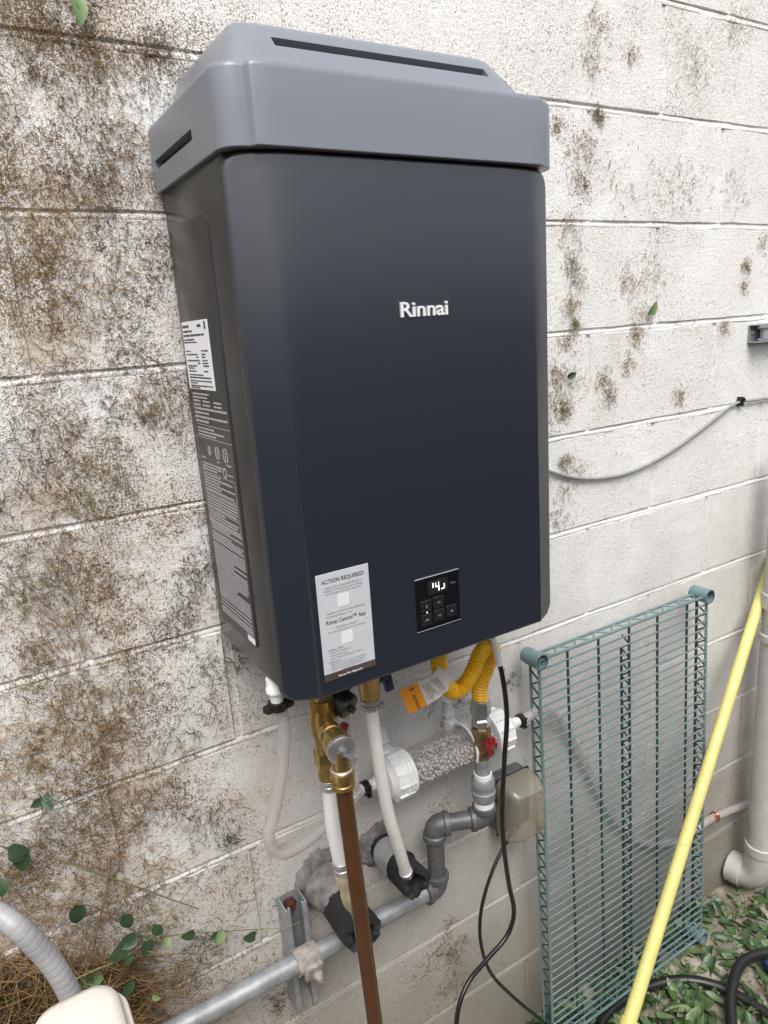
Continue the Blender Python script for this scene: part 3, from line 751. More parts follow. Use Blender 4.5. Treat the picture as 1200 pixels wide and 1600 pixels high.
b = MB(); b.lathe(pc, dcap, [(-.022, .012), (-.020, .0185), (-.004, .0195), (.004, .0195), (.008, .018), (.009, .012)], 20)
b.lathe(pc, dcap, [(.008, .0055), (.016, .0055), (.017, .004)], 12)
b.tube([pc - dcap * .02, Vector((cx_, cy_, pc.z + .03))], .010, 12); b.build('service_port_cap', M['black'], cold)
b = MB(); b.tube(spline([pc + dcap * .010 + Vector((.004, 0, 0)), P(556, 1108, -.19), P(572, 1112, -.17)], 6), .0022, 6); b.build('tether', M['clear'], cold)
b = MB(); q = P(606, 1066, -.14); b.box(q, (.016, .010, .030), Matrix.Rotation(-.15, 3, 'Y'), bev=.003); b.tube([q + Vector((0, 0, .012)), Vector((cx_, cy_, q.z + .012))], .005, 8); b.build('lever', M['blue'], cold)
S2a, S2b = Vector((-.580, .02, .690)), None
cs = P(595, 1318, 0.0); S2a = Vector((cs.x, .02, cs.z)); S2b = Vector((cs.x, -.125, cs.z - .004))
cpth = spline([Vector((cx_, cy_, zc1 + .010)), P(592, 1190, cy_ - .005), P(606, 1268, cy_ + .005), P(622, 1322, cy_ + .02), P(634, 1362, -.115)], 9)
cpipe = thing('cold_water_pipe', cpth[-1], 'curved white plastic pipe passing in front of the neutraliser canister', 'pipe')
b = MB(); b.tube(cpth, .0105, 20); b.build('pipe', M['pex'], cpipe)
b = MB(); dcp = (cpth[-1] - cpth[-2]).normalized(); b.lathe(cpth[-1] - dcp * .004, dcp, [(0, .0108), (.001, .0122), (.008, .0122), (.009, .011), (.012, .011), (.022, .009)], 20); b.build('crimp_ring', M['steel'], cpipe)
# black foam sleeves round the wall stubs
def sleeve(a, bb, r, label, tape=None, lip=0.012):
    t = thing('foam_sleeve', bb, label, 'pipe sleeve')
    d = (bb - a); Ls = d.length; ex, ey, dn = basis(d); nn = 28
    mb = MB(); rr = random.Random(int(r * 1e5)); prof = []
    tt = [0, .25, .5, .7, .85, .95, 1.0]
    vs_ = []
    for k_, t_ in enumerate(tt):
        for k in range(nn):
            a_ = 2 * math.pi * k / nn
            w_ = r * (1 + .05 * math.sin(3 * a_ + k_) + rr.uniform(-.02, .02)) * (0.97 if k_ == len(tt) - 1 else 1)
            jag = (lip * (.5 * math.sin(2 * a_ + 1) + rr.uniform(-.4, .4))) if k_ == len(tt) - 1 else 0
            vs_.append(a + dn * (Ls * t_ + jag) + (ex * math.cos(a_) + ey * math.sin(a_)) * w_)
    for k in range(nn):
        p_ = vs_[(len(tt) - 1) * nn + k] - a; ax_ = dn * p_.dot(dn); vs_.append(a + ax_ - dn * .002 + (p_ - ax_) * .62)
    for k in range(nn):
        a_ = 2 * math.pi * k / nn; vs_.append(a + dn * Ls * .35 + (ex * math.cos(a_) + ey * math.sin(a_)) * r * .55)
    m_ = len(tt) + 2
    fs = [(i*nn+k, i*nn+(k+1) % nn, (i+1)*nn+(k+1) % nn, (i+1)*nn+k) for i in range(m_-1) for k in range(nn)] + [tuple((m_-1)*nn+k for k in range(nn))]
    mb.add(vs_, fs); mb.build('foam', M['foam'], t, smooth=50)
    if tape:
        mb = MB(); vs_ = []
        for i in range(7):
            t_ = tape[0] + (tape[1] - tape[0]) * i / 6
            for k in range(nn):
                a_ = 2 * math.pi * k / nn
                vs_.append(a + dn * (Ls * t_ + .004 * math.sin(a_ * 2 + .5)) + (ex * math.cos(a_) + ey * math.sin(a_)) * r * (1.07 + rr.uniform(-.012, .02)))
        fs = [(i*nn+k, i*nn+(k+1) % nn, (i+1)*nn+(k+1) % nn, (i+1)*nn+k) for i in range(6) for k in range(nn)]
        mb.add(vs_, fs); mb.build('duct_tape', M['duct'], t, smooth=50)
    return t
s1 = sleeve(S1a, S1b, .034, 'larger black foam sleeve in a rough mortar hole behind the brown pipe')
sleeve(S2a, S2b, .029, 'smaller black foam sleeve wrapped in silver duct tape', tape=(.30, .62))
def patch(c, rx, rz, seed, h=.016):
    rr = random.Random(seed); mb = MB(); nn = 40; rings = [(1.0, .003), (.9, -.004), (.75, -h * .8), (.6, -h), (.35, -h * .9), (0.05, -h * .8)]
    vs_ = []; lob = [rr.uniform(-.10, .08) for _ in range(nn)]
    for q, y in rings:
        for k in range(nn):
            a_ = 2 * math.pi * k / nn; w_ = 1 + lob[k] * (1 if q > .5 else .3)
            vs_.append((c.x + rx * q * w_ * math.cos(a_), y + rr.uniform(-.0025, .0025), c.z + rz * q * w_ * math.sin(a_)))
    fs = [(i*nn+k, i*nn+(k+1) % nn, (i+1)*nn+(k+1) % nn, (i+1)*nn+k) for i in range(len(rings)-1) for k in range(nn)] + [tuple((len(rings)-1)*nn+k for k in range(nn))]
    mb.add(vs_, fs); return mb.build('mortar_patch', M['mortar'], wall, smooth=60)
patch(S1a + Vector((-.004, 0, .012)), .056, .062, 3, .014)
patch(S2a + Vector((-.006, 0, .004)), .046, .050, 4, .010)
b = MB(); b.tube([Vector((S1a.x, -.02, S1a.z + .004)), Vector((S1b.x, -.075, S1b.z + .006))], [.047, .030], 22); b.build('mortar_collar', M['mortar'], wall, smooth=60)

# ------------------------------------------------------------------ condensate neutraliser and its tubes
NY = -0.066; na, nb_ = P(598, 1216, NY), P(792, 1138, NY)
nz = (na.z + nb_.z) / 2; na.z = nz; nb_.z = nz
neut = thing('neutraliser_canister', (na + nb_) / 2, 'clear canister of grey beads with white ribbed end caps on the wall', 'canister')
NR = 0.0365
b = MB(); b.lathe(na + Vector((.045, 0, 0)), (1, 0, 0), [(0, NR), (nb_.x - na.x - .080, NR)], 36, caps=False); b.build('clear_body', M['clear_body'], neut)
ico = bmesh.new(); bmesh.ops.create_icosphere(ico, subdivisions=2, radius=1.0); ico.verts.index_update()
iv = np.array([q.co[:] for q in ico.verts]); itf = np.array([[q.index for q in f.verts] for f in ico.faces]); ico.free()
pos = []; rr = random.Random(9); xa, xb = na.x + .050, nb_.x - .042
for _ in range(9000):
    y_, z_ = rr.uniform(-1, 1) * (NR - .0045), rr.uniform(-1, 1) * (NR - .0045)
    if math.hypot(y_, z_) > NR - .0044 or math.hypot(y_, z_) < NR * .45 or z_ > NR * .30: continue
    p_ = np.array((rr.uniform(xa, xb), NY + y_, nz + z_))
    if all(((p_ - q_) ** 2).sum() > .0060 ** 2 for q_ in pos): pos.append(p_)
pos = np.array(pos); rad = rng.uniform(.0031, .0037, len(pos))
bv = (iv[None] * rad[:, None, None] + pos[:, None]).reshape(-1, 3); bf = (itf[None] + (np.arange(len(pos)) * len(iv))[:, None, None]).reshape(-1, 3)
bd = mesh_np('beads', bv - np.array(neut.location), bf, M['bead'], parent=neut); bd['kind'] = 'stuff'
for sgn, p0 in ((1, na), (-1, nb_)):
    b = MB(); d = Vector((sgn, 0, 0))
    b.lathe(p0, d, [(0, .012), (.002, .030), (.010, .037), (.011, .0405), (.046, .0405), (.047, .0425), (.050, .0425), (.051, NR)], 40)
    for k in range(12):
        a = 2 * math.pi * k / 12; q = p0 + d * .028 + Vector((0, math.cos(a), math.sin(a))) * .0412
        b.box(q, (.032, .004, .006), Matrix.Rotation(a + math.pi / 2, 3, 'X') if False else Matrix.Rotation(a - math.pi / 2, 3, 'X'), bev=.001)
    ec = b.build('end_cap', M['white_pl'], neut)
    b = MB(); b.lathe(p0, -d, [(-.002, .014), (.014, .013), (.016, .0105), (.026, .0105), (.027, .009), (.045, .009)], 20); b.build('spigot', M['white_pl'], ec)
    b = MB(); b.lathe(p0, -d, [(.030, .0115), (.031, .0135), (.041, .0135), (.042, .0115)], 20)
    for k in (-1, 1): b.box(p0 - d * .036 + Vector((0, -.012, .009 * k)), (.009, .008, .004), bev=.001)
    b.build('hose_clip', M['black'], ec)
for u, v in ((618, 1178), (722, 1128)):
    q = P(u, v, -.05); b = MB()
    ring = [Vector((q.x, NY + math.cos(R(a)) * (NR + .004), nz + math.sin(R(a)) * (NR + .004))) for a in range(-20, 215, 15)]
    for dx in (-.008, 0, .008): b.tube([p_ + Vector((dx, 0, 0)) for p_ in ring], .0032, 8)
    b.extrude([(-.010, 0), (.010, 0), (.004, .030), (-.004, .030)], (q.x, -.002, nz + NR - .004), (1, 0, 0), (0, 0, 1), (0, -1, 0), .012)
    b.box((q.x, -.014, nz), (.022, .026, .05), bev=.002)
    b.build('wall_clip', M['white_pl'], neut)
# inlet tube from heater drain
dr = P(432, 1085, -0.20)
drain = thing('drain_fitting', (dr.x, dr.y, dr.z - .04), 'small white drain fitting with black clip at the left heater corner', 'fitting')
b = MB(); b.lathe((dr.x, dr.y, 1.212), DOWN, [(0, .0125), (.012, .0125), (.014, .014), (.020, .014), (.022, .010), (.036, .009)], 18); b.build('spout', M['white_pl'], drain)
zk = zpx(1102, dr.x, dr.y)
b = MB(); b.lathe((dr.x, dr.y, zk + .007), DOWN, [(0, .0120), (.001, .0135), (.012, .0135), (.013, .012)], 16)
for k in (-1, 1): b.box((dr.x + k * .015, dr.y - .003, zk), (.012, .012, .010), Matrix.Rotation(.4, 3, 'Z'), bev=.002)
b.build('clip', M['black'], drain)
tp = spline([Vector((dr.x, dr.y, zk + .010)), P(444, 1135, -.195), P(441, 1200, -.18), P(427, 1275, -.165), P(420, 1305, -.16), P(428, 1328, -.155), P(448, 1332, -.145), P(480, 1314, -.12), P(520, 1280, -.09), P(548, 1252, NY), na - Vector((.040, 0, 0))], 10)
b = MB(); b.tube(tp, .0092, 18)
tag(b.build('inlet_drain_tube', M['clear']), 'clear vinyl tube looping from the white drain fitting to the neutraliser canister', 'tube')
tq = spline([nb_ + Vector((.040, 0, 0)), P(846, 1110, -.055), P(872, 1122, -.025), P(895, 1160, -.016), P(918, 1204, -.014), P(964, 1286, -.014), P(1008, 1316, -.014), P(1056, 1314, -.014), P(1090, 1293, -.014), P(1116, 1277, -.016), P(1172, 1253, -.016), P(1230, 1228, -.016)], 10)
b = MB(); b.tube(tq, .0105, 18)
tag(b.build('outlet_drain_tube', M['clear']), 'cloudy clear tube sagging behind the green wire shelf', 'tube')
b = MB(); q = P(1117, 1276, -.016)
for k in range(2):
    pr = [q + Vector((.004 * k - .002, math.cos(R(a)) * .013, math.sin(R(a)) * .013)) for a in range(0, 361, 24)]
    b.tube(pr, .0016, 6)
b.box(q + Vector((-.006, -.012, .010)), (.014, .004, .012), Matrix.Rotation(.5, 3, 'Y'), bev=.001)
tag(b.build('pipe_strap', M['copper']), 'small copper strap pinning the clear tube beside the grey pvc pipe', 'strap')

# ------------------------------------------------------------------ gas line
GY = -0.060; GR = 0.0168
gz = (P(420, 1535, GY).z + P(600, 1425, GY).z) / 2
ge = P(684, 1386, GY); ge.z = gz
gas = thing('gas_pipe', (ge.x, GY, gz), 'grey steel gas pipe running along the wall and stepping up through elbows', 'pipe')
b = MB(); b.tube([Vector((-1.9, GY, gz)), Vector((ge.x - .028, GY, gz))], GR, 24); b.build('long_run', M['galv'], gas)
def elbow(p, din, dout, r, R_, ext, name='elbow', m='galv_dark'):
    """fitting whose corner is p: pipe comes in along din, leaves along dout"""
    din, dout = Vector(din).normalized(), Vector(dout).normalized()
    a, c = p - din * R_, p + dout * R_
    pts = [a - din * ext, a]
    for k in range(1, 8):
        t = k / 8; pts.append(a * (1-t)**2 + p * 2*t*(1-t) + c * t*t)
    pts += [c, c + dout * ext]
    mb = MB(); mb.tube(pts, r, 24)
    for q, d in ((a - din * ext, din), (c + dout * ext, -dout)):
        mb.lathe(q, d, [(-.001, r * .95), (0, r * 1.14), (.009, r * 1.14), (.012, r)], 24)
    return mb.build(name, M[m], gas)
elbow(ge, (1, 0, 0), (0, 0, 1), .0205, .018, .012)
ue = P(688, 1284, GY); ue.x = ge.x
rz = PZ(757, 1277, ue.z)                                   # riser foot
hd = (rz - ue).normalized()
b = MB(); b.tube([ge + Vector((0, 0, .03)), ue - Vector((0, 0, .03))], GR, 24); b.build('nipple', M['galv_dark'], gas)
elbow(ue, (0, 0, 1), hd, .0205, .018, .010)
elbow(rz, hd, (0, 0, 1), .0205, .018, .010)
b = MB(); b.tube([ue + hd * .02, rz - hd * .02], .0165, 20); b.build('nipple', M['galv_dark'], gas)
rx, ry = rz.x, rz.y
zz = lambda v: zpx(v, rx, ry)
UP = (0, 0, 1)
def gl(mb, v0, v1, prof, n=24):
    z0, z1_ = zz(v0), zz(v1); Lq = z1_ - z0
    mb.lathe((rx, ry, z0), UP, [(a * Lq, r) for a, r in prof], n)
b = MB(); gl(b, 1258, 1247, [(0, .0195), (1, .0195)]); b.build('thread_tape', M['white_pl'], gas)
b = MB(); gl(b, 1249, 1213, [(0, .0195), (.1, .0215), (.3, .0230), (.42, .0235), (.45, .0205), (.62, .0205), (.66, .0225), (.9, .0225), (1, .0190)], 28)
b.build('union', M['galv'], gas)
b = MB(); gl(b, 1214, 1207, [(0, .0175), (1, .0175)]); b.build('thread_tape', M['white_pl'], gas)
b = MB(); gl(b, 1208, 1180, [(0, .0145), (1, .0145)]); b.build('nipple', M['galv'], gas)
b = MB(); gl(b, 1182, 1136, [(0, .0165), (.08, .0185), (.25, .0185), (.3, .0165), (.5, .0185), (.7, .0165), (.75, .018), (.95, .018), (1, .0160)], 8); b.build('gas_valve', M['dull_brass'], gas)
lv = P(767, 1166, ry - .03)
b = MB(); 
for sx, sz, rot in ((.013, .036, .15), (.026, .014, .15)): b.box(lv, (sx, .010, sz), Matrix.Rotation(rot, 3, 'Y'), bev=.003)
b.tube([Vector((rx, ry, lv.z)), lv], .006, 10); lvo = b.build('gas_lever', M['red'], gas)
b = MB(); b.lathe(lv + Vector((0, -.004, 0)), (0, -1, 0), [(0, .005), (.004, .005)], 6); b.build('lever_nut', M['brass'], lvo)
b = MB(); gl(b, 1138, 1092, [(0, .0140), (.12, .0140), (.14, .0180), (.34, .0180), (.38, .0155), (.48, .0155), (.52, .0195), (.88, .0195), (1, .0160)], 6); b.build('flare_nut', M['chrome'], gas)
ft = Vector((rx, ry, zz(1093)))
gy2 = -0.165
fpts = spline([Vector((rx, ry, zz(1098))), Vector((rx, ry, zz(1075))), P(762, 1040, ry - .004), P(770, 1018, ry - .012), P(764, 1008, ry - .024), P(750, 1022, ry - .034), P(738, 1050, ry - .040), P(722, 1074, ry - .040), P(705, 1078, ry - .040), P(692, 1062, -.155), P(686, 1036, -.150), P(684, 990, -.150)], 14)
fpts = resample(fpts, .0011)
b = MB(); b.tube(fpts, [.0136 + .0014 * math.sin(2 * math.pi * i * .0011 / .0052) for i in range(len(fpts))], 18)
tag(b.build('gas_flex_hose', M['yellow'], smooth=80), 'bright yellow corrugated gas hose looping under the heater', 'hose')
# paper tag on the flex hose
tagt = thing('paper_tag', P(635, 1100, -.18), 'crumpled white and orange paper tag hanging from the yellow gas hose', 'tag')
def tag_strip(a0, a1, name, m):
    mb = MB()
    c = [P(697, 1046, -.165), P(688, 1066, -.185), P(668, 1080, -.19), P(648, 1090, -.185), P(632, 1098, -.18)]
    cc = spline(c, 10); nn = len(cc) - 1
    wv = (P(641, 1116, -.18) - P(625, 1080, -.18)) * .5
    wt = (P(712, 1058, -.185) - P(684, 1038, -.165)) * .45
    def f(u, s):
        t = a0 + (a1 - a0) * u; i = min(int(t * nn), nn - 1); q = cc[i].lerp(cc[i+1], t * nn - i)
        k = min(1.0, t / .6); wd = wt.lerp(wv, k)
        cr_ = (1 - t) * .0016 * math.sin(u * 21 + s * 9) if m == 'tag_paper' else 0
        return q + wd * (2 * s - 1) + Vector((0, cr_, 0))
    g = MB(); g.grid(f, 24, 6)
    base = list(g.v); nvv = len(base); g2 = [(p_[0], p_[1] + .0006, p_[2]) for p_ in base]
    fs2 = g.f + [tuple(i + nvv for i in f_[::-1]) for f_ in g.f]
    link(name, base + g2, fs2, M[m], tagt, 60, False)
    return f
fpap = tag_strip(0, .60, 'paper', 'tag_paper'); ff = tag_strip(.60, 1.0, 'orange_end', 'orange')
p0 = ff(.70, .06); p1 = ff(.70, .94); ex = (p1 - p0).normalized()*-1; 
px_ = ff(.0, .5) - ff(1.0, .5); ey = px_.normalized()
nrm = ex.cross(ey).normalized()
if nrm.y > 0: nrm = -nrm
b = MB(); text_on(b, 'EASYFLEX', ff(.45, .95) + nrm * .0012, ex, ey, .0052, (p1 - p0).length * .68, 'L', .01)
text_on(b, 'E', ff(.45, .18) + nrm * .0012, ex, ey, .0080, None, 'L', .02); b.build('tag_print', M['ink'], tagt, smooth=0)
b = MB()
for k in range(9):
    u_ = .40 + .058 * k; q0, q1 = fpap(u_, .14), fpap(u_, .86); q0b, q1b = fpap(u_ + .022, .14), fpap(u_ + .022, .86 - .2 * (k % 3 == 2))
    b.add([q + nrm * .0010 for q in (q0, q1, q1b, q0b)], [(0, 1, 2, 3)])
b.build('paper_print', M['tag_ink'], tagt, smooth=0)['kind'] = 'stuff'

# ------------------------------------------------------------------ strut bracket with pipe clamp
def strut_profile(w=.041, d=.041, t=.0026, lip=.009, ret=.007):
    h = w / 2
    return [(-h, 0), (h, 0), (h, d), (h - lip, d), (h - lip, d - ret), (h - lip + t, d - ret), (h - lip + t, d - t), (h - t, d - t), (h - t, t),
            (-h + t, t), (-h + t, d - t), (-h + lip - t, d - t), (-h + lip - t, d - ret), (-h + lip, d - ret), (-h + lip, d), (-h, d)]
sx_ = (P(428, 1395, -.041).x + P(470, 1388, -.02).x) / 2 + .008
zst, zsb = .690, .462
strut = thing('strut_channel', (sx_, 0, zsb), 'upright galvanised strut channel bolted to the wall beside the sleeves', 'bracket')
b = MB(); b.extrude(strut_profile(), (sx_, -.0012, zsb), (1, 0, 0), (0, -1, 0), (0, 0, 1), zst - zsb); b.build('channel', M['galv'], strut, smooth=20)
b = MB(); b.lathe((sx_, -.004, zst - .022), (0, -1, 0), [(0, .014), (.006, .014), (.007, .010), (.014, .010)], 6); b.build('anchor_bolt', mat('rusty_bolt', (.10, .03, .02), .6, var=.4, vscale=60), strut)
clampt = thing('pipe_clamp', (sx_, GY, gz - .03), 'dust crusted pipe clamp holding the grey gas pipe to the strut', 'clamp')
b = MB(); nn = 26; r0, r1 = GR + .0005, GR + .0055
vs_ = []
for sx2 in (-.021, .021):
    for rr_ in (r0, r1):
        for k in range(nn + 1):
            a = R(-60 + 300 * k / nn) ; vs_.append((sx_ + sx2, GY - math.cos(a) * rr_, gz + math.sin(a) * rr_))
m_ = nn + 1
for k in range(nn):
    A_, B_, C_, D_ = k, m_ + k, 2*m_ + k, 3*m_ + k
    b.f += [(A_, A_+1, C_+1, C_), (B_, D_, D_+1, B_+1), (A_, B_, B_+1, A_+1), (C_, C_+1, D_+1, D_)]
b.v += vs_
b.build('strap', M['dusty'], clampt)
b = MB(); b.box((sx_ + .004, GY - GR - .006, gz - .010), (.034, .012, .036), Matrix.Rotation(.25, 3, 'X'), bev=.004); b.build('clamp_ear', M['dusty'], clampt)
b = MB(); b.lathe((sx_ + .008, GY - GR - .010, gz - .014), (0, -1, -.1), [(0, .010), (.007, .010), (.010, .006), (.016, .005)], 8); b.build('clamp_bolt', M['dusty'], clampt)

# ------------------------------------------------------------------ weatherproof outlet box
ob_ = thing('outlet_box', (-.225, 0, .60), 'grey outlet box with smoky see-through weather cover behind the black cord', 'outlet box')
b = MB(); c0 = P(778, 1262, -.02); c1 = P(845, 1262, -.02)
bxm = (P(776, 1262, -.03).x + P(836, 1262, -.06).x) / 2; bz = P(812, 1262, -.06).z
b.box((bxm, -.016, bz), (.082, .030, .125), bev=.004); b.build('back_box', M['galv_dark'], ob_)
b = MB(); b.box((bxm, -.034, bz), (.092, .006, .132), bev=.002); b.build('gasket_plate', M['black'], ob_)
b = MB()
prof = [(.046, .066, -.036), (.047, .067, -.044), (.045, .064, -.075), (.036, .052, -.092), (.034, .050, -.094)]
vs_ = []; nn = 28
for hw, hh, y in prof:
    for a_, c_ in rounded(2*hw, 2*hh, .014, 6): vs_.append((bxm + a_, y, bz + c_))
nn = len(rounded(1, 1, .1, 6))
fs = [(i*nn+k, i*nn+(k+1) % nn, (i+1)*nn+(k+1) % nn, (i+1)*nn+k) for i in range(len(prof)-1) for k in range(nn)] + [tuple((len(prof)-1)*nn+k for k in range(nn))]
b.add(vs_, fs); b.build('weather_cover', M['smoke'], ob_)
b = MB(); b.box((bxm, -.050, bz + .012), (.030, .030, .034), bev=.006); b.tube([Vector((bxm, -.06, bz)), Vector((bxm - .004, -.055, bz - .05))], .006, 10); b.build('plug', M['black'], ob_)
b = MB(); b.lathe((bxm - .046, -.03, bz + .02), (-1, 0, 0), [(0, .013), (.008, .013), (.009, .010), (.018, .010)], 14); b.build('cable_gland', M['black'], ob_)

# ------------------------------------------------------------------ cords and cable
c1p = spline([P(769, 996, -.14), P(776, 1020, -.142), P(786, 1062, -.145), P(792, 1120, -.145), P(788, 1190, -.140), P(785, 1260, -.135), P(787, 1320, -.135), P(795, 1380, -.13), P(803, 1425, -.125), P(792, 1462, -.125), P(762, 1498, -.13), P(735, 1530, -.14), P(719, 1565, -.15), P(713, 1605, -.16), P(716, 1660, -.17)], 10)
pc_ = thing('power_cord', c1p[-1], 'thick black power cord hanging down from the heater, in front of the outlet box', 'cord')
b = MB(); b.tube(c1p, .0046, 12); b.build('cord', M['cord'], pc_)
b = MB(); b.tube(c1p[:16], .0062, 12); b.build('strain_relief', M['white_pl'], pc_)
c2p = spline([Vector((bxm - .012, -.050, bz - .055)), P(776, 1345, -.06), P(758, 1395, -.07), P(750, 1440, -.08), P(753, 1482, -.085), P(768, 1522, -.09), P(800, 1556, -.09), P(838, 1588, -.09), P(880, 1622, -.09)], 10)
b = MB(); b.tube(c2p, .0037, 10)
tag(b.build('thin_cord', M['cord']), 'thinner dark cord dropping from the outlet box towards the shelf foot', 'cord')
gp = spline([P(800, 715, -.006), P(861, 737, -.006), P(895, 746, -.006), P(930, 748, -.006), P(975, 741, -.006), P(1020, 722, -.006), P(1065, 694, -.006), P(1110, 660, -.006), P(1140, 636, -.006), P(1157, 628, -.006), P(1180, 625, -.006), P(1230, 618, -.006)], 8)
b = MB(); b.tube(gp, .0036, 10)
tag(b.build('wall_cable', M['cable']), 'thin grey cable sagging across the wall right of the heater', 'cable')
b = MB(); q = P(1157, 627, -.005); b.box(q, (.016, .012, .022), Matrix.Rotation(.1, 3, 'Y'), bev=.002); b.lathe(q + Vector((.004, -.006, .004)), (0, -1, 0), [(0, .004), (.003, .004)], 8)
tag(b.build('cable_clip', M['black']), 'small black clip holding the grey cable to the wall', 'clip')
# stub of strut at the right picture edge
q0, q1 = P(1170, 510, -.02), P(1170, 535, -.02); zc_ = (P(1171, 506, -.0).z + P(1171, 537, -.0).z) / 2; xq = P(1171, 520, -.004).x
b = MB(); b.extrude(strut_profile(w=.042, d=.030), (xq, -.0012, zc_), (0, 0, 1), (0, -1, 0), (1, 0, 0), .40)
rs = thing('wall_rail', (xq, 0, zc_), 'short grey metal rail end fixed to the upper right wall', 'rail')
b.build('channel', M['galv'], rs, smooth=20)
b = MB(); b.box((xq + .05, -.020, zc_), (.05, .012, .026), bev=.002); b.build('fixing_block', M['flex_grey'], rs)
b = MB(); b.lathe((xq + .014, -.004, zc_ + .002), (0, -1, 0), [(0, .006), (.003, .006)], 8); b.build('screw', M['steel'], rs)

# ------------------------------------------------------------------ green wire shelf leaning upright on the wall
SYF, SYB = -.072, -.046                       # front wires, rear wires
xl, xr = -.214, .318; zt_ = P(848, 1030, SYF).z; zb_ = .045
def lean(z): return .03 * (zt_ - z) / (zt_ - zb_)          # its foot stands a little off the wall
shelf = thing('wire_shelf', ((xl + xr) / 2, -.07, 0), 'green epoxy coated wire shelf panel standing on edge against the wall', 'shelf')
def W(x, y, z): return Vector((x, y - lean(z), z))
for x in (xl, xr):
    for z in (zt_, zb_):
        b = MB(); q = W(x, -.082, z); nn = 22
        prof = [(0, .0165), (.001, .0172), (.046, .0160), (.047, .0150)]
        b.lathe(q, (0, 1, 0), [(0, .0145), (0, .0172), (.004, .0178), (.030, .0166), (.032, .0172), (.048, .0160), (.048, .0138), (.002, .0145)], 26, caps=False)
        b.build('corner_sleeve', M['shelf'], shelf)
zz0, zz1 = zb_ + .0, zt_ + .0
# two long side trusses and end trusses, each wire by itself
def wire(a, c, r, name='frame_wire', m='shelf'):
    mb = MB(); mb.tube([a, c], r, 8); return mb.build(name, M[m], shelf)
def zigzag(f0, f1, nz_, name, m='shelf'):
    mb = MB(); pts = []
    for k in range(nz_ * 2 + 1):
        t = .03 + .94 * k / (nz_ * 2); pts.append((f0 if k % 2 else f1)(t))
    fine = []
    for a, c in zip(pts[:-1], pts[1:]): fine += [a.lerp(c, .08), a.lerp(c, .92)]
    mb.tube(fine, .0020, 6); return mb.build(name, M[m], shelf)
for x in (xl, xr):
    s_ = 1 if x < 0 else -1
    wire(W(x, SYF, zb_), W(x, SYF, zt_), .0034); wire(W(x, SYB, zb_), W(x, SYB, zt_), .0034, m='shelf' if x < 0 else 'shelf_dk')
    zigzag(lambda t: W(x, SYF, zb_ + (zt_ - zb_) * t), lambda t: W(x, SYB, zb_ + (zt_ - zb_) * t), 27, 'truss_wire', 'shelf_dk')
for z in (zt_, zb_):
    wire(W(xl, SYF, z), W(xr, SYF, z), .0034); wire(W(xl, SYB, z), W(xr, SYB, z), .0034)
    zigzag(lambda t: W(xl + (xr - xl) * t, SYF, z), lambda t: W(xl + (xr - xl) * t, SYB, z), 9, 'truss_wire')
xm = (xl + xr) / 2
for y, x in ((SYF + .004, xm + .002), (SYB, xm + .002)): wire(W(x, y, zb_), W(x, y, zt_ - (.0 if y == SYF + .004 else .06)), .0030, 'brace_wire', 'shelf_dk')
zigzag(lambda t: W(xm + .002, SYF + .004, zb_ + (zt_ - zb_) * t), lambda t: W(xm + .002, SYB, zb_ + (zt_ - zb_) * t), 27, 'truss_wire', 'shelf_dk')
for fx in (.155, .325, .68, .875): wire(W(xl + (xr - xl) * fx, SYF + .0042, zb_), W(xl + (xr - xl) * fx, SYF + .0042, zt_), .0029, 'support_wire', 'shelf_dk')
nw = 46
for k in range(1, nw + 1):
    z = zb_ + (zt_ - zb_) * k / (nw + 1.2) + .004
    wire(W(xl, SYF - .0014, z), W(xr, SYF - .0014, z), .0020, 'shelf_wire')

# ------------------------------------------------------------------ yellow pole
pt = P(1196, 908, -.030); pb = P(985, 1590, -.24); dv = (pb - pt)
pe = pt + dv * ((pt.z - 0.0) / -dv.z); ps = pt - dv * .28
pole = thing('long_pole', pe, 'long yellow painted pole leaning across the green wire shelf', 'pole')
npt = 24; ptsp = [ps.lerp(pe, k / npt) for k in range(npt + 1)]
b = MB(); b.tube(ptsp, [.0132 + .0020 * k / npt for k in range(npt + 1)], 20); b.build('shaft', M['pole'], pole)
b = MB(); q = P(986, 1592, -.24); dd_ = dv.normalized(); b.lathe(q, dd_, [(0, .0175), (.002, .0205), (.03, .0205), (.034, .018)], 20); b.build('collar', M['pole'], pole)

# ------------------------------------------------------------------ PVC drain pipe
pxx = P(1180, 1260, -.085).x + .047; PYY = -.085; PR = .0395
pv = thing('drain_pipe', (pxx, PYY, 0), 'grey white pvc drain pipe with an elbow at the ground, right edge', 'pipe')
ze = P(1185, 1375, PYY).z + .002
b = MB(); b.tube([Vector((pxx, PYY, ze + .06)), Vector((pxx, PYY, 1.31))], PR, 28); b.build('pipe', M['pvc'], pv)
ecx = Vector((pxx, PYY, ze - .0))
a_, c_ = ecx + Vector((0, 0, .07)), ecx + Vector((-.012, .056, 0))
pts = [a_ + Vector((0, 0, .03)), a_] + [a_ * (1-t)**2 + ecx * 2*t*(1-t) + c_ * t*t for t in [k / 9 for k in range(1, 9)]] + [c_, c_ + Vector((-.004, .022, 0))]
b = MB(); b.tube(pts, PR * 1.06, 28, caps=False)
b.lathe(a_ + Vector((0, 0, .024)), (0, 0, 1), [(0, PR * 1.06), (.001, PR * 1.12), (.026, PR * 1.12), (.028, PR * 1.0)], 28)
b.lathe(c_ + Vector((-.004, .024, 0)), (.16, -.98, 0), [(.040, PR * 1.06), (.038, PR * 1.13), (0, PR * 1.13), (0, PR * .98), (.05, PR * .96)], 28, caps=False); b.build('elbow', M['pvc'], pv)
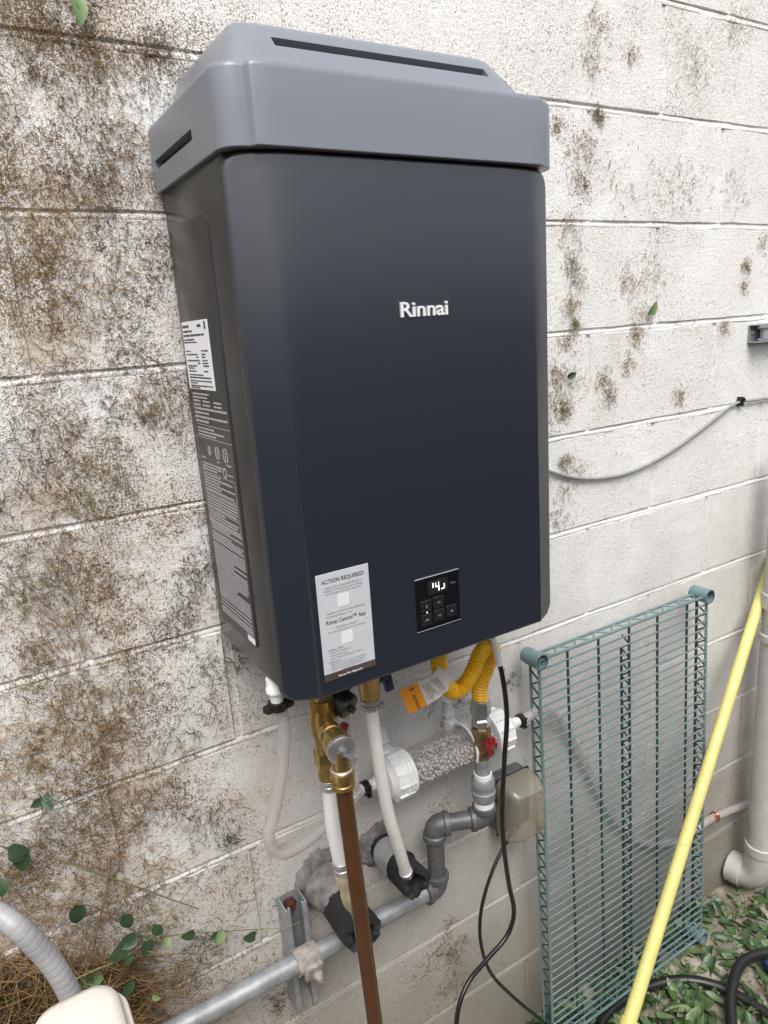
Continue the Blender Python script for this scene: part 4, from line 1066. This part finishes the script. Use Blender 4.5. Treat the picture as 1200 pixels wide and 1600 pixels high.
for v0, v1 in ((938, 962), (1000, 1012)):
    z_a, z_b = P(1190, v1, PYY).z, P(1190, v0, PYY).z
    b = MB(); b.lathe((pxx, PYY, z_a), UP, [(0, PR), (.002, PR * 1.13), (z_b - z_a - .002, PR * 1.13), (z_b - z_a, PR)], 28); b.build('coupling', M['pvc'], pv)

# ------------------------------------------------------------------ hose on the ground
hz = .016
hpts = spline([PZ(905, 1660, hz), PZ(945, 1590, hz), PZ(985, 1556, hz), PZ(1030, 1537, hz), PZ(1075, 1532, hz), PZ(1120, 1541, hz), PZ(1160, 1560, hz), PZ(1200, 1585, hz), PZ(1260, 1625, hz)], 12)
hose = thing('garden_hose', hpts[0], 'black hose lying in a flat arc on the leaves, passing under the raised loop', 'hose')
b = MB(); b.tube(hpts, .0125, 16); b.build('hose', M['hose'], hose)
h2 = spline([PZ(1150, 1670, .02), PZ(1143, 1600, .03), PZ(1143, 1550, .045), PZ(1155, 1510, .05), PZ(1180, 1493, .05), PZ(1215, 1489, .045), PZ(1270, 1500, .03)], 12)
hose2 = thing('garden_hose', h2[0], 'black hose loop rising over the flat hose at the lower right corner', 'hose')
b = MB(); b.tube(h2, .0125, 16); b.build('hose', M['hose'], hose2)
b = MB(); q = PZ(1196, 1512, .03); b.lathe(q, (1, -.2, .1), [(0, .012), (.002, .016), (.03, .017), (.034, .012)], 10); tag(b.build('hose_connector', M['blue']), 'dark blue hose connector lying beside the raised black hose loop', 'connector')

# ------------------------------------------------------------------ grey flexible conduit and cream lid, lower left
fy = -.22
cp_ = spline([P(-60, 1405, fy + .03), P(-10, 1425, fy + .02), P(30, 1452, fy), P(70, 1492, fy), P(100, 1535, fy), P(122, 1590, fy), P(132, 1660, fy), P(134, 1760, fy)], 12)
cp_ = resample(cp_, .0013)
b = MB(); b.tube(cp_, [.0128 + (.0002 if (i % 8) < 7 else -.0004) for i in range(len(cp_))], 20)
tag(b.build('flexible_conduit', M['flex_grey'], smooth=60), 'grey ribbed flexible conduit bending down at the lower left corner', 'conduit')
lc = P(122, 1600, -.31) - Vector((0, 0, .020))
lid = thing('plastic_bin', (lc.x, lc.y, 0), 'cream plastic bin top just showing at the lower left frame edge', 'bin')
b = MB(); rings = [(.044, .060, 0.0), (.046, .062, .3), (.050, .066, lc.z - .06), (.050, .066, lc.z - .020), (.0485, .0645, lc.z - .006), (.045, .061, lc.z + .002), (.037, .052, lc.z + .006), (.02, .03, lc.z + .008), (.003, .003, lc.z + .0085)]
vs_ = []
for hw, hh, z in rings:
    for a_, c_ in rounded(2*hw, 2*hh, hw * .62, 6): vs_.append((lc.x + a_, lc.y + c_, z))
nn = len(rounded(1, 1, .1, 6))
fs = [(i*nn+k, i*nn+(k+1) % nn, (i+1)*nn+(k+1) % nn, (i+1)*nn+k) for i in range(len(rings)-1) for k in range(nn)] + [tuple((len(rings)-1)*nn+k for k in range(nn)), tuple(range(nn - 1, -1, -1))]
b.add(vs_, fs); b.build('bin_body', M['cream'], lid, smooth=60)
b = MB(); vs2 = [p_ for p_ in rounded(.104, .136, .032, 6)]; b.tube([Vector((lc.x + a_, lc.y + c_, lc.z - .022)) for a_, c_ in vs2 + vs2[:1]], .004, 8); b.build('rim', M['cream'], lid)

# ================================================================== creeper remains on the wall
def vnoise(x, z, s, seed):
    r_ = np.random.default_rng(seed); g = r_.random((128, 128))
    x = x * s + 50; z = z * s + 50; i = np.floor(x).astype(int); j = np.floor(z).astype(int); fx = x - i; fz = z - j
    fx = fx*fx*(3-2*fx); fz = fz*fz*(3-2*fz); i %= 127; j %= 127
    return (g[i, j]*(1-fx) + g[i+1, j]*fx)*(1-fz) + (g[i, j+1]*(1-fx) + g[i+1, j+1]*fx)*fz
def fbm(x, z, s, seed): return .5*vnoise(x, z, s, seed) + .3*vnoise(x, z, s*2.1, seed+1) + .2*vnoise(x, z, s*4.3, seed+2)
def sprigs(x, z, length, segs, r, lift, wob=.55, ang=None):
    n = len(x); L_ = length / segs
    a = rng.uniform(0, 2*math.pi, n) if ang is None else ang
    pts = np.zeros((n, segs + 1, 3)); pts[:, 0, 0] = x; pts[:, 0, 2] = z; pts[:, 0, 1] = -.0005
    hh = rng.uniform(.15, 1, n) * lift
    curl = rng.normal(0, .35, n)
    for k in range(segs):
        a = a + rng.normal(0, wob, n) + curl * .5
        pts[:, k+1, 0] = pts[:, k, 0] + np.cos(a) * L_; pts[:, k+1, 2] = pts[:, k, 2] + np.sin(a) * L_
        pts[:, k+1, 1] = -.0006 - hh * np.sin((k + 1) / segs * math.pi * .75) - rng.uniform(0, .0008, n)
    return pts, np.broadcast_to(np.asarray(r), (n,))
def hair_mesh(pts, r):
    n, K, _ = pts.shape
    t = np.zeros_like(pts); t[:, 1:-1] = pts[:, 2:] - pts[:, :-2]; t[:, 0] = pts[:, 1] - pts[:, 0]; t[:, -1] = pts[:, -1] - pts[:, -2]
    t /= np.linalg.norm(t, axis=2, keepdims=True) + 1e-9
    up = np.array((0, 1.0, 0)); s_ = np.cross(t, up); s_ /= np.linalg.norm(s_, axis=2, keepdims=True) + 1e-9
    u = np.cross(s_, t)
    rr = r[:, None] * np.linspace(1.0, .45, K)[None]
    vs3 = []
    for k in range(3):
        a = 2*math.pi*k/3 + .5
        vs3.append(pts + (s_*math.cos(a) + u*math.sin(a)) * rr[..., None])
    v = np.stack(vs3, 2).reshape(-1, 3)
    base = (np.arange(n)[:, None] * K + np.arange(K-1)[None]) * 3
    q = []
    for k in range(3):
        k2 = (k + 1) % 3; q.append(np.stack([base + k, base + k2, base + 3 + k2, base + 3 + k], -1))
    return v, np.stack(q, 2).reshape(-1, 4)
def wxz(u, v):
    d = ray(u, v); t = -CAM.y / d.y; p_ = CAM + d * t; return p_.x, p_.z
# clumps: picture position, radius in metres, number, palette (0 tan 1 brown 2 dark 3 moss)
clumps = [(935, 40, .030, 60, 1), (922, 95, .025, 55, 0), (985, 85, .018, 35, 1), (1075, 70, .06, 60, 1), (1090, 105, .04, 40, 1), (1150, 45, .04, 45, 1), (868, 195, .015, 40, 1), (912, 225, .028, 60, 0), (934, 180, .014, 70, 3),
          (908, 285, .025, 60, 0), (898, 255, .03, 30, 0), (888, 360, .03, 60, 0), (893, 412, .022, 70, 3), (900, 440, .02, 55, 0), (892, 478, .022, 70, 0), (897, 508, .014, 60, 3), (884, 535, .02, 60, 0), (868, 590, .03, 90, 0), (880, 640, .018, 80, 3),
          (866, 640, .03, 70, 0), (895, 600, .03, 40, 0), (980, 445, .03, 60, 1), (1015, 430, .04, 60, 1), (992, 525, .022, 70, 1), (1000, 495, .03, 40, 1), (942, 595, .022, 60, 1), (952, 620, .02, 60, 1), (978, 570, .02, 45, 1), (1062, 618, .018, 50, 1),
          (1165, 415, .016, 50, 1), (1163, 447, .012, 30, 1), (1130, 512, .014, 40, 1), (882, 722, .015, 60, 3), (905, 735, .025, 30, 1), (880, 770, .03, 40, 1), (870, 810, .03, 40, 2), (1035, 300, .06, 60, 1), (1080, 290, .05, 60, 1), (1150, 300, .05, 40, 1), (960, 280, .06, 50, 1), (1190, 380, .02, 30, 1),
          (695, 1142, .022, 70, 2), (672, 1095, .02, 40, 2), (720, 1100, .03, 60, 2), (690, 1265, .03, 50, 2), (700, 1440, .02, 30, 1), (690, 1480, .030, 70, 1), (705, 1500, .026, 80, 1), (700, 1545, .035, 90, 1), (720, 1470, .02, 40, 1), (655, 1520, .03, 40, 1), (680, 1330, .02, 30, 1), (560, 1480, .02, 20, 2), (435, 1565, .02, 80, 2), (800, 1060, .02, 40, 2),
          (180, 1130, .050, 260, 0), (150, 1075, .030, 160, 3), (170, 1155, .035, 200, 1), (80, 1020, .05, 320, 0), (145, 890, .055, 420, 0), (85, 905, .045, 300, 1), (40, 480, .05, 320, 0), (110, 515, .05, 300, 0), (60, 660, .05, 240, 1), (230, 625, .03, 110, 0), (95, 340, .06, 300, 0), (165, 275, .045, 220, 0), (145, 70, .045, 240, 0), (250, 80, .02, 90, 1), (150, 100, .02, 80, 0), (20, 60, .03, 160, 0), (20, 10, .04, 150, 0),
          (130, 375, .06, 300, 0), (165, 445, .05, 260, 0), (145, 780, .03, 170, 3), (10, 740, .04, 240, 2), (10, 840, .035, 160, 3), (230, 645, .02, 70, 1), (190, 250, .05, 200, 0), (60, 1150, .06, 360, 0), (20, 1200, .06, 380, 0), (110, 1280, .05, 360, 1), (60, 1330, .05, 340, 0), (150, 1190, .04, 240, 1), (330, 1270, .03, 130, 1), (240, 1240, .04, 160, 1), (260, 1180, .04, 150, 2), (360, 1310, .02, 90, 2), (290, 1510, .03, 150, 2), (320, 1470, .02, 60, 2), (200, 1300, .05, 200, 1), (300, 1120, .04, 120, 2), (340, 1040, .03, 120, 2), (300, 900, .03, 90, 2), (290, 960, .03, 90, 2), (250, 1390, .05, 180, 1), (180, 1400, .05, 180, 1)]
clumps = [(u, v, r_, n_, (0 if (p_ == 1 and u > 840) else p_)) for u, v, r_, n_, p_ in clumps]
groups = {0: [], 1: [], 2: [], 3: []}
for u, v, rad_, nn_, pal in clumps:
    x, z = wxz(u, v); big = nn_ > 110; n_ = int(nn_ * (.42 if big else (1.5 if u > 840 else .9))); rad_ *= 1.5 if big else 1.15
    ex_ = rng.normal(0, rad_ * .55, n_); ez_ = rng.normal(0, rad_ * .55, n_)
    groups[pal].append(sprigs(x + ex_, z + ez_, rng.uniform(.004, .015, n_) if not big else rng.uniform(.012, .036, n_), 5, rng.uniform(.0003, .0006, n_), .006 if not big else .012))
# left field, density by layered noise
N0 = 150000
X_ = rng.uniform(-1.75, -.45, N0); Z_ = rng.uniform(.28, 2.55, N0)
lf = np.clip((-.60 - X_) / .22, 0, 1) * np.where(Z_ > 2.02, np.clip((-.66 - X_) / .22, .12, 1), 1); lf *= np.where(Z_ < 1.15, np.clip((-.72 - X_) / .30, .0, 1), 1)
d_ = fbm(X_, Z_, 7.5, 3); d2 = fbm(X_, Z_, 18, 8)
dens = (np.clip((.5 * d_ + .5 * d2 - .455) / .13, 0, 1) ** 1.2 * 1.0 + .06) * lf
keep = rng.random(N0) < dens; X_, Z_, d_, d2 = X_[keep], Z_[keep], d_[keep], d2[keep]
near = X_ > -.95 + .10 * (d2 - .5)
pal = np.where(near, np.where(rng.random(len(X_)) < .68, 2, 1), np.where(d_ > .50, np.where(rng.random(len(X_)) < .78, 0, 1), np.where(rng.random(len(X_)) < .60, 0, np.where(rng.random(len(X_)) < .75, 1, 2))))
pal = np.where((fbm(X_, Z_, 6, 21) > .58) & (~near), 3, pal)
for k in range(4):
    s_ = pal == k; n_ = s_.sum()
    ln_ = rng.uniform(.003, .008, n_) if k == 2 else rng.uniform(.004, .015, n_)
    groups[k].append(sprigs(X_[s_], Z_[s_], ln_, 4, rng.uniform(.00028, .00045, n_) if k == 2 else rng.uniform(.0003, .00055, n_), .002 if k == 2 else .0035, .75))
# stray bits everywhere
N1 = 5200; X_ = rng.uniform(-1.0, 1.3, N1); Z_ = rng.uniform(.15, 2.5, N1)
d_ = fbm(X_, Z_, 6, 31); keep = rng.random(N1) < np.clip((d_ - .42) / .22, .03, 1) * np.where(Z_ > 1.2, 1, .45); X_, Z_ = X_[keep], Z_[keep]
h_ = len(X_) // 2
groups[1].append(sprigs(X_[:h_], Z_[:h_], rng.uniform(.004, .014, h_), 5, rng.uniform(.00025, .00045, h_), .003))
groups[2].append(sprigs(X_[h_:], Z_[h_:], rng.uniform(.002, .009, len(X_) - h_), 5, rng.uniform(.00025, .0005, len(X_) - h_), .002))
# hanging root beard in the lower left corner
n_ = 650; X_ = rng.uniform(-1.40, -1.0, n_); Z_ = rng.uniform(.58, .84, n_) - np.clip((X_ + 1.18), 0, 1) * .75
g0 = sprigs(X_, Z_, rng.uniform(.05, .16, n_), 5, rng.uniform(.0005, .0009, n_), .05, .38, rng.normal(-1.57, .6, n_))
groups[0].append(g0)
n_ = 2600; X_ = rng.uniform(-1.40, -1.02, n_); Z_ = rng.uniform(.45, .82, n_) - np.clip((X_ + 1.18), 0, 1) * .75
groups[1].append(sprigs(X_, Z_, rng.uniform(.05, .14, n_), 5, rng.uniform(.0006, .0010, n_), .035, .4, rng.normal(-1.57, .7, n_)))
n_ = 480; X_ = rng.uniform(-1.45, -1.02, n_); Z_ = rng.uniform(.72, 1.22, n_); kp = rng.random(n_) < np.clip((-.98 - X_) / .16, 0, 1); X_, Z_ = X_[kp], Z_[kp]; n_ = len(X_)
groups[0].append(sprigs(X_, Z_, rng.uniform(.03, .08, n_), 5, rng.uniform(.0004, .0007, n_), .02, .7, rng.normal(-.9, 1.0, n_)))
for k, (mk, lb) in enumerate((('root_tan', 'tan dry creeper rootlets matted over the left of the wall'), ('root_brown', 'brown creeper rootlets clinging in patches to the wall'), ('root_dark', 'dark short creeper rootlets speckling the wall beside the heater'), ('moss', 'olive mossy rootlet tufts dotted on the wall'))):
    V_, Q_, nn_ = [], [], 0
    for g in groups[k]:
        v, q = hair_mesh(*g); V_.append(v); Q_.append(q + nn_); nn_ += len(v)
    v, q = np.concatenate(V_), np.concatenate(Q_)
    mesh_np('creeper_rootlets' if k < 3 else 'moss_tufts', v, q, M[mk], 'stuff', lb, 'roots' if k < 3 else 'moss')

# ------------------------------------------------------------------ vine stems and leaves
def leaf_geo(L_, W_, fold, curl, n=7, lobe=0.0):
    vs_, fs = [], []
    for i in range(n + 1):
        t = i / n; w_ = W_ * 2.38 * (t ** .5) * ((1 - t) ** .8)
        if i == n: w_ = .0002
        zc = -curl * t * t * L_
        vs_ += [(-w_, t * L_, zc + fold * w_), (0, t * L_, zc), (w_, t * L_, zc + fold * w_)]
    for i in range(n):
        a = i * 3; fs += [(a, a+1, a+4, a+3), (a+1, a+2, a+5, a+4)]
    nv_ = len(vs_); vs_ += [(a, b_, c - .0004) for a, b_, c in vs_]; fs += [tuple(k + nv_ for k in f[::-1]) for f in fs]
    return vs_, fs
def leaf_at(mb, p, d, up, L_, W_, fold=.3, curl=.2):
    d = Vector(d).normalized(); up = Vector(up); up = (up - d * up.dot(d)).normalized(); s_ = d.cross(up)
    v, f = leaf_geo(L_, W_, fold, curl)
    mb.add([Vector(p) + s_ * a + d * b_ + up * c for a, b_, c in v], f)
def vine(label, stem_px, leaves, y=-.02, r=.0016, m='stem'):
    pts = spline([P(u, v, yy) for u, v, yy in stem_px], 8)
    t = thing('creeper_vine', pts[0], label, 'vine')
    b = MB(); b.tube(pts, [r * (1 - .5 * i / len(pts)) for i in range(len(pts))], 7); b.build('stem', M[m], t)
    for u, v, du, dv, L_, lm in leaves:
        yy = y + random.uniform(-.02, -.004)
        p0 = P(u, v, yy); p1 = P(u + du, v + dv, yy - .008); b = MB()
        L_ *= .85; near_ = min(pts, key=lambda q: (q - p0).length)
        if (near_ - p0).length < .06: b.tube([near_, near_.lerp(p0, .5) + Vector((0, -.004, 0)), p0], .0008, 5)
        leaf_at(b, p0, p1 - p0, (random.uniform(-.3, .3), -1, random.uniform(.1, .6)), L_, L_ * .36, random.uniform(.15, .5), random.uniform(.0, .35)); b.build('leaf', M[lm], t, smooth=60)
vine('leafy creeper stem arching right above the flexible conduit', [(0, 1425, -.03), (38, 1425, -.035), (75, 1418, -.04), (115, 1413, -.04), (150, 1418, -.035), (185, 1440, -.03), (215, 1458, -.025)],
     [(118, 1413, 8, 40, .040, 'leaf'), (192, 1430, 18, 26, .032, 'leaf'), (240, 1445, 14, 18, .028, 'leaf'), (232, 1465, -4, 26, .034, 'leaf'), (215, 1462, -28, 20, .036, 'leaf'), (198, 1480, -28, 22, .036, 'leaf'), (10, 1412, -4, 14, .02, 'leaf'), (205, 1490, -6, 16, .022, 'leaf')])
vine('thin pale creeper tendril reaching right to the strut channel', [(235, 1470, -.02), (262, 1463, -.02), (300, 1458, -.02), (345, 1456, -.02), (400, 1452, -.025), (445, 1450, -.045), (468, 1440, -.045)],
     [(262, 1464, -2, 16, .018, 'leaf_pale'), (305, 1457, -28, 14, .028, 'leaf'), (348, 1453, -8, 22, .026, 'leaf_pale'), (342, 1458, -18, 16, .02, 'leaf'), (400, 1459, -24, 12, .030, 'leaf')], r=.0011, m='stem_green')
vine('small green sprig hanging on the left wall edge', [(0, 1322, -.02), (14, 1325, -.02), (32, 1328, -.02), (44, 1332, -.02)],
     [(12, 1325, 28, 8, .034, 'leaf'), (30, 1330, 10, 34, .036, 'leaf'), (14, 1332, 26, 12, .03, 'leaf'), (8, 1370, -4, 18, .03, 'leaf')], r=.0011)
vine('lone sprig of small dark leaves below the mossy tuft', [(60, 1240, -.02), (66, 1248, -.02), (72, 1256, -.02)],
     [(64, 1250, -14, 10, .020, 'leaf'), (68, 1250, 10, 12, .022, 'leaf'), (66, 1246, 12, 2, .018, 'leaf')], r=.0009)
vine('straight dry vine stem slanting down the left wall', [(172, 1338, -.012), (168, 1380, -.014), (158, 1425, -.016), (145, 1480, -.018), (132, 1530, -.02)], [], r=.0022)
vine('long thin dry twig lying across the left wall', [(82, 1340, -.014), (130, 1356, -.016), (180, 1374, -.016), (230, 1392, -.016), (275, 1408, -.014), (310, 1420, -.012)], [], r=.0018, m='stem_green')
vine('leafy tangle of creeper beside the cream bin', [(118, 1530, -.03), (150, 1515, -.03), (185, 1500, -.03), (235, 1465, -.03), (300, 1385, -.02)],
     [(130, 1525, 4, 28, .034, 'leaf'), (140, 1555, 22, 4, .032, 'leaf'), (150, 1560, -14, 14, .03, 'leaf'), (160, 1520, -24, 20, .034, 'fallen_a'), (205, 1530, -6, 18, .03, 'leaf'), (238, 1555, 8, 4, .018, 'leaf_pale')], r=.0016, m='stem_green')
for (u, v, du, dv, L_, lm, lb) in ((1012, 492, 14, -16, .036, 'leaf_pale', 'single pale green leaf stuck in the bed joint right of the heater'), (886, 590, 14, -6, .022, 'leaf', 'tiny dark leaf on the wall beside the heater edge'), (118, -6, 8, 30, .034, 'leaf_pale', 'green leaf tip hanging at the top left frame edge')):
    p0, p1 = P(u, v, -.008), P(u + du, v + dv, -.016); b = MB()
    leaf_at(b, p0, p1 - p0, (.3, -1, .2), L_, L_ * .30, .5, .2); leaf_at(b, p0, (p1 - p0) + Vector((.015, 0, -.012)), (.1, -1, .5), L_ * .7, L_ * .16, .4, .2)
    tag(b.build('wall_leaf', M[lm], smooth=60), lb, 'leaf')

# ------------------------------------------------------------------ fallen leaves on the ground
lmesh = []
for i in range(10):
    L_ = random.uniform(.045, .080); v, f = leaf_geo(L_, L_ * random.uniform(.13, .22), random.uniform(.1, .9), random.uniform(-.5, .7), 6)
    me = bpy.data.meshes.new('fallen_leaf'); me.from_pydata([(a, b_ - L_/2, c) for a, b_, c in v], [], f); me.shade_smooth()
    me.materials.append(M[('fallen_a', 'fallen_b', 'fallen_c', 'fallen_a', 'fallen_b', 'fallen_a', 'fallen_c', 'fallen_c', 'fallen_a', 'fallen_c')[i]]); lmesh.append(me)
def leaf_spot():
    while True:
        u, v = random.uniform(830, 1215), random.uniform(1395, 1612)
        p_ = PZ(u, v, .004)
        if -.30 < p_.x < .75 and -.42 < p_.y < -.006:
            if random.random() < (.9 if vnoise(np.array([p_.x]), np.array([p_.y]), 7, 77)[0] > .42 else .22): return p_
for i in range(290):
    p_ = leaf_spot(); ob = bpy.data.objects.new('fallen_leaf', random.choice(lmesh)); COL.objects.link(ob)
    ob.location = (p_.x, p_.y, .006 + random.uniform(0, .016)); ob.rotation_euler = (random.gauss(0, .4), random.gauss(0, .4), random.uniform(0, 6.28))
    s_ = random.uniform(.75, 1.2); ob.scale = (s_, s_, s_)
    tag(ob, 'wilted green leaf lying in the litter at the foot of the wall', 'leaf', 'fallen leaves on the ground')
# finer litter: leaf bits and twigs too small to pick apart
b = MB()
for i in range(1500):
    x, y = random.uniform(-.6, .9), -abs(random.gauss(0, .22)) - .004
    if y < -.8: continue
    L_ = random.uniform(.012, .030); a = random.uniform(0, 6.28); t_ = random.gauss(0, .3)
    v, f = leaf_geo(L_, L_ * .2, .3, .2, 3)
    mt = Matrix.Translation((x, y, .003 + random.uniform(0, .008))) @ Matrix.Rotation(a, 4, 'Z') @ Matrix.Rotation(t_, 4, 'X')
    b.add([mt @ Vector(q) for q in v], f)
tag(b.build('leaf_litter', M['fallen_b'], smooth=60, normals=False), 'small grey green leaf fragments covering the soil', 'litter', kind='stuff')
b = MB()
for i in range(60):
    x, y = random.uniform(-.3, .7), random.uniform(-.4, -.01); a = random.uniform(0, 6.28); L_ = random.uniform(.04, .14)
    q0 = Vector((x, y, .008)); q1 = q0 + Vector((math.cos(a), math.sin(a), random.uniform(0, .12))) * L_
    b.tube([q0, q0.lerp(q1, .5) + Vector((random.uniform(-.006, .006), random.uniform(-.006, .006), .004)), q1], random.uniform(.0006, .0014), 5)
tag(b.build('twig_litter', M['stem'], smooth=60), 'thin dry twigs mixed into the leaf litter', 'twigs', kind='stuff')
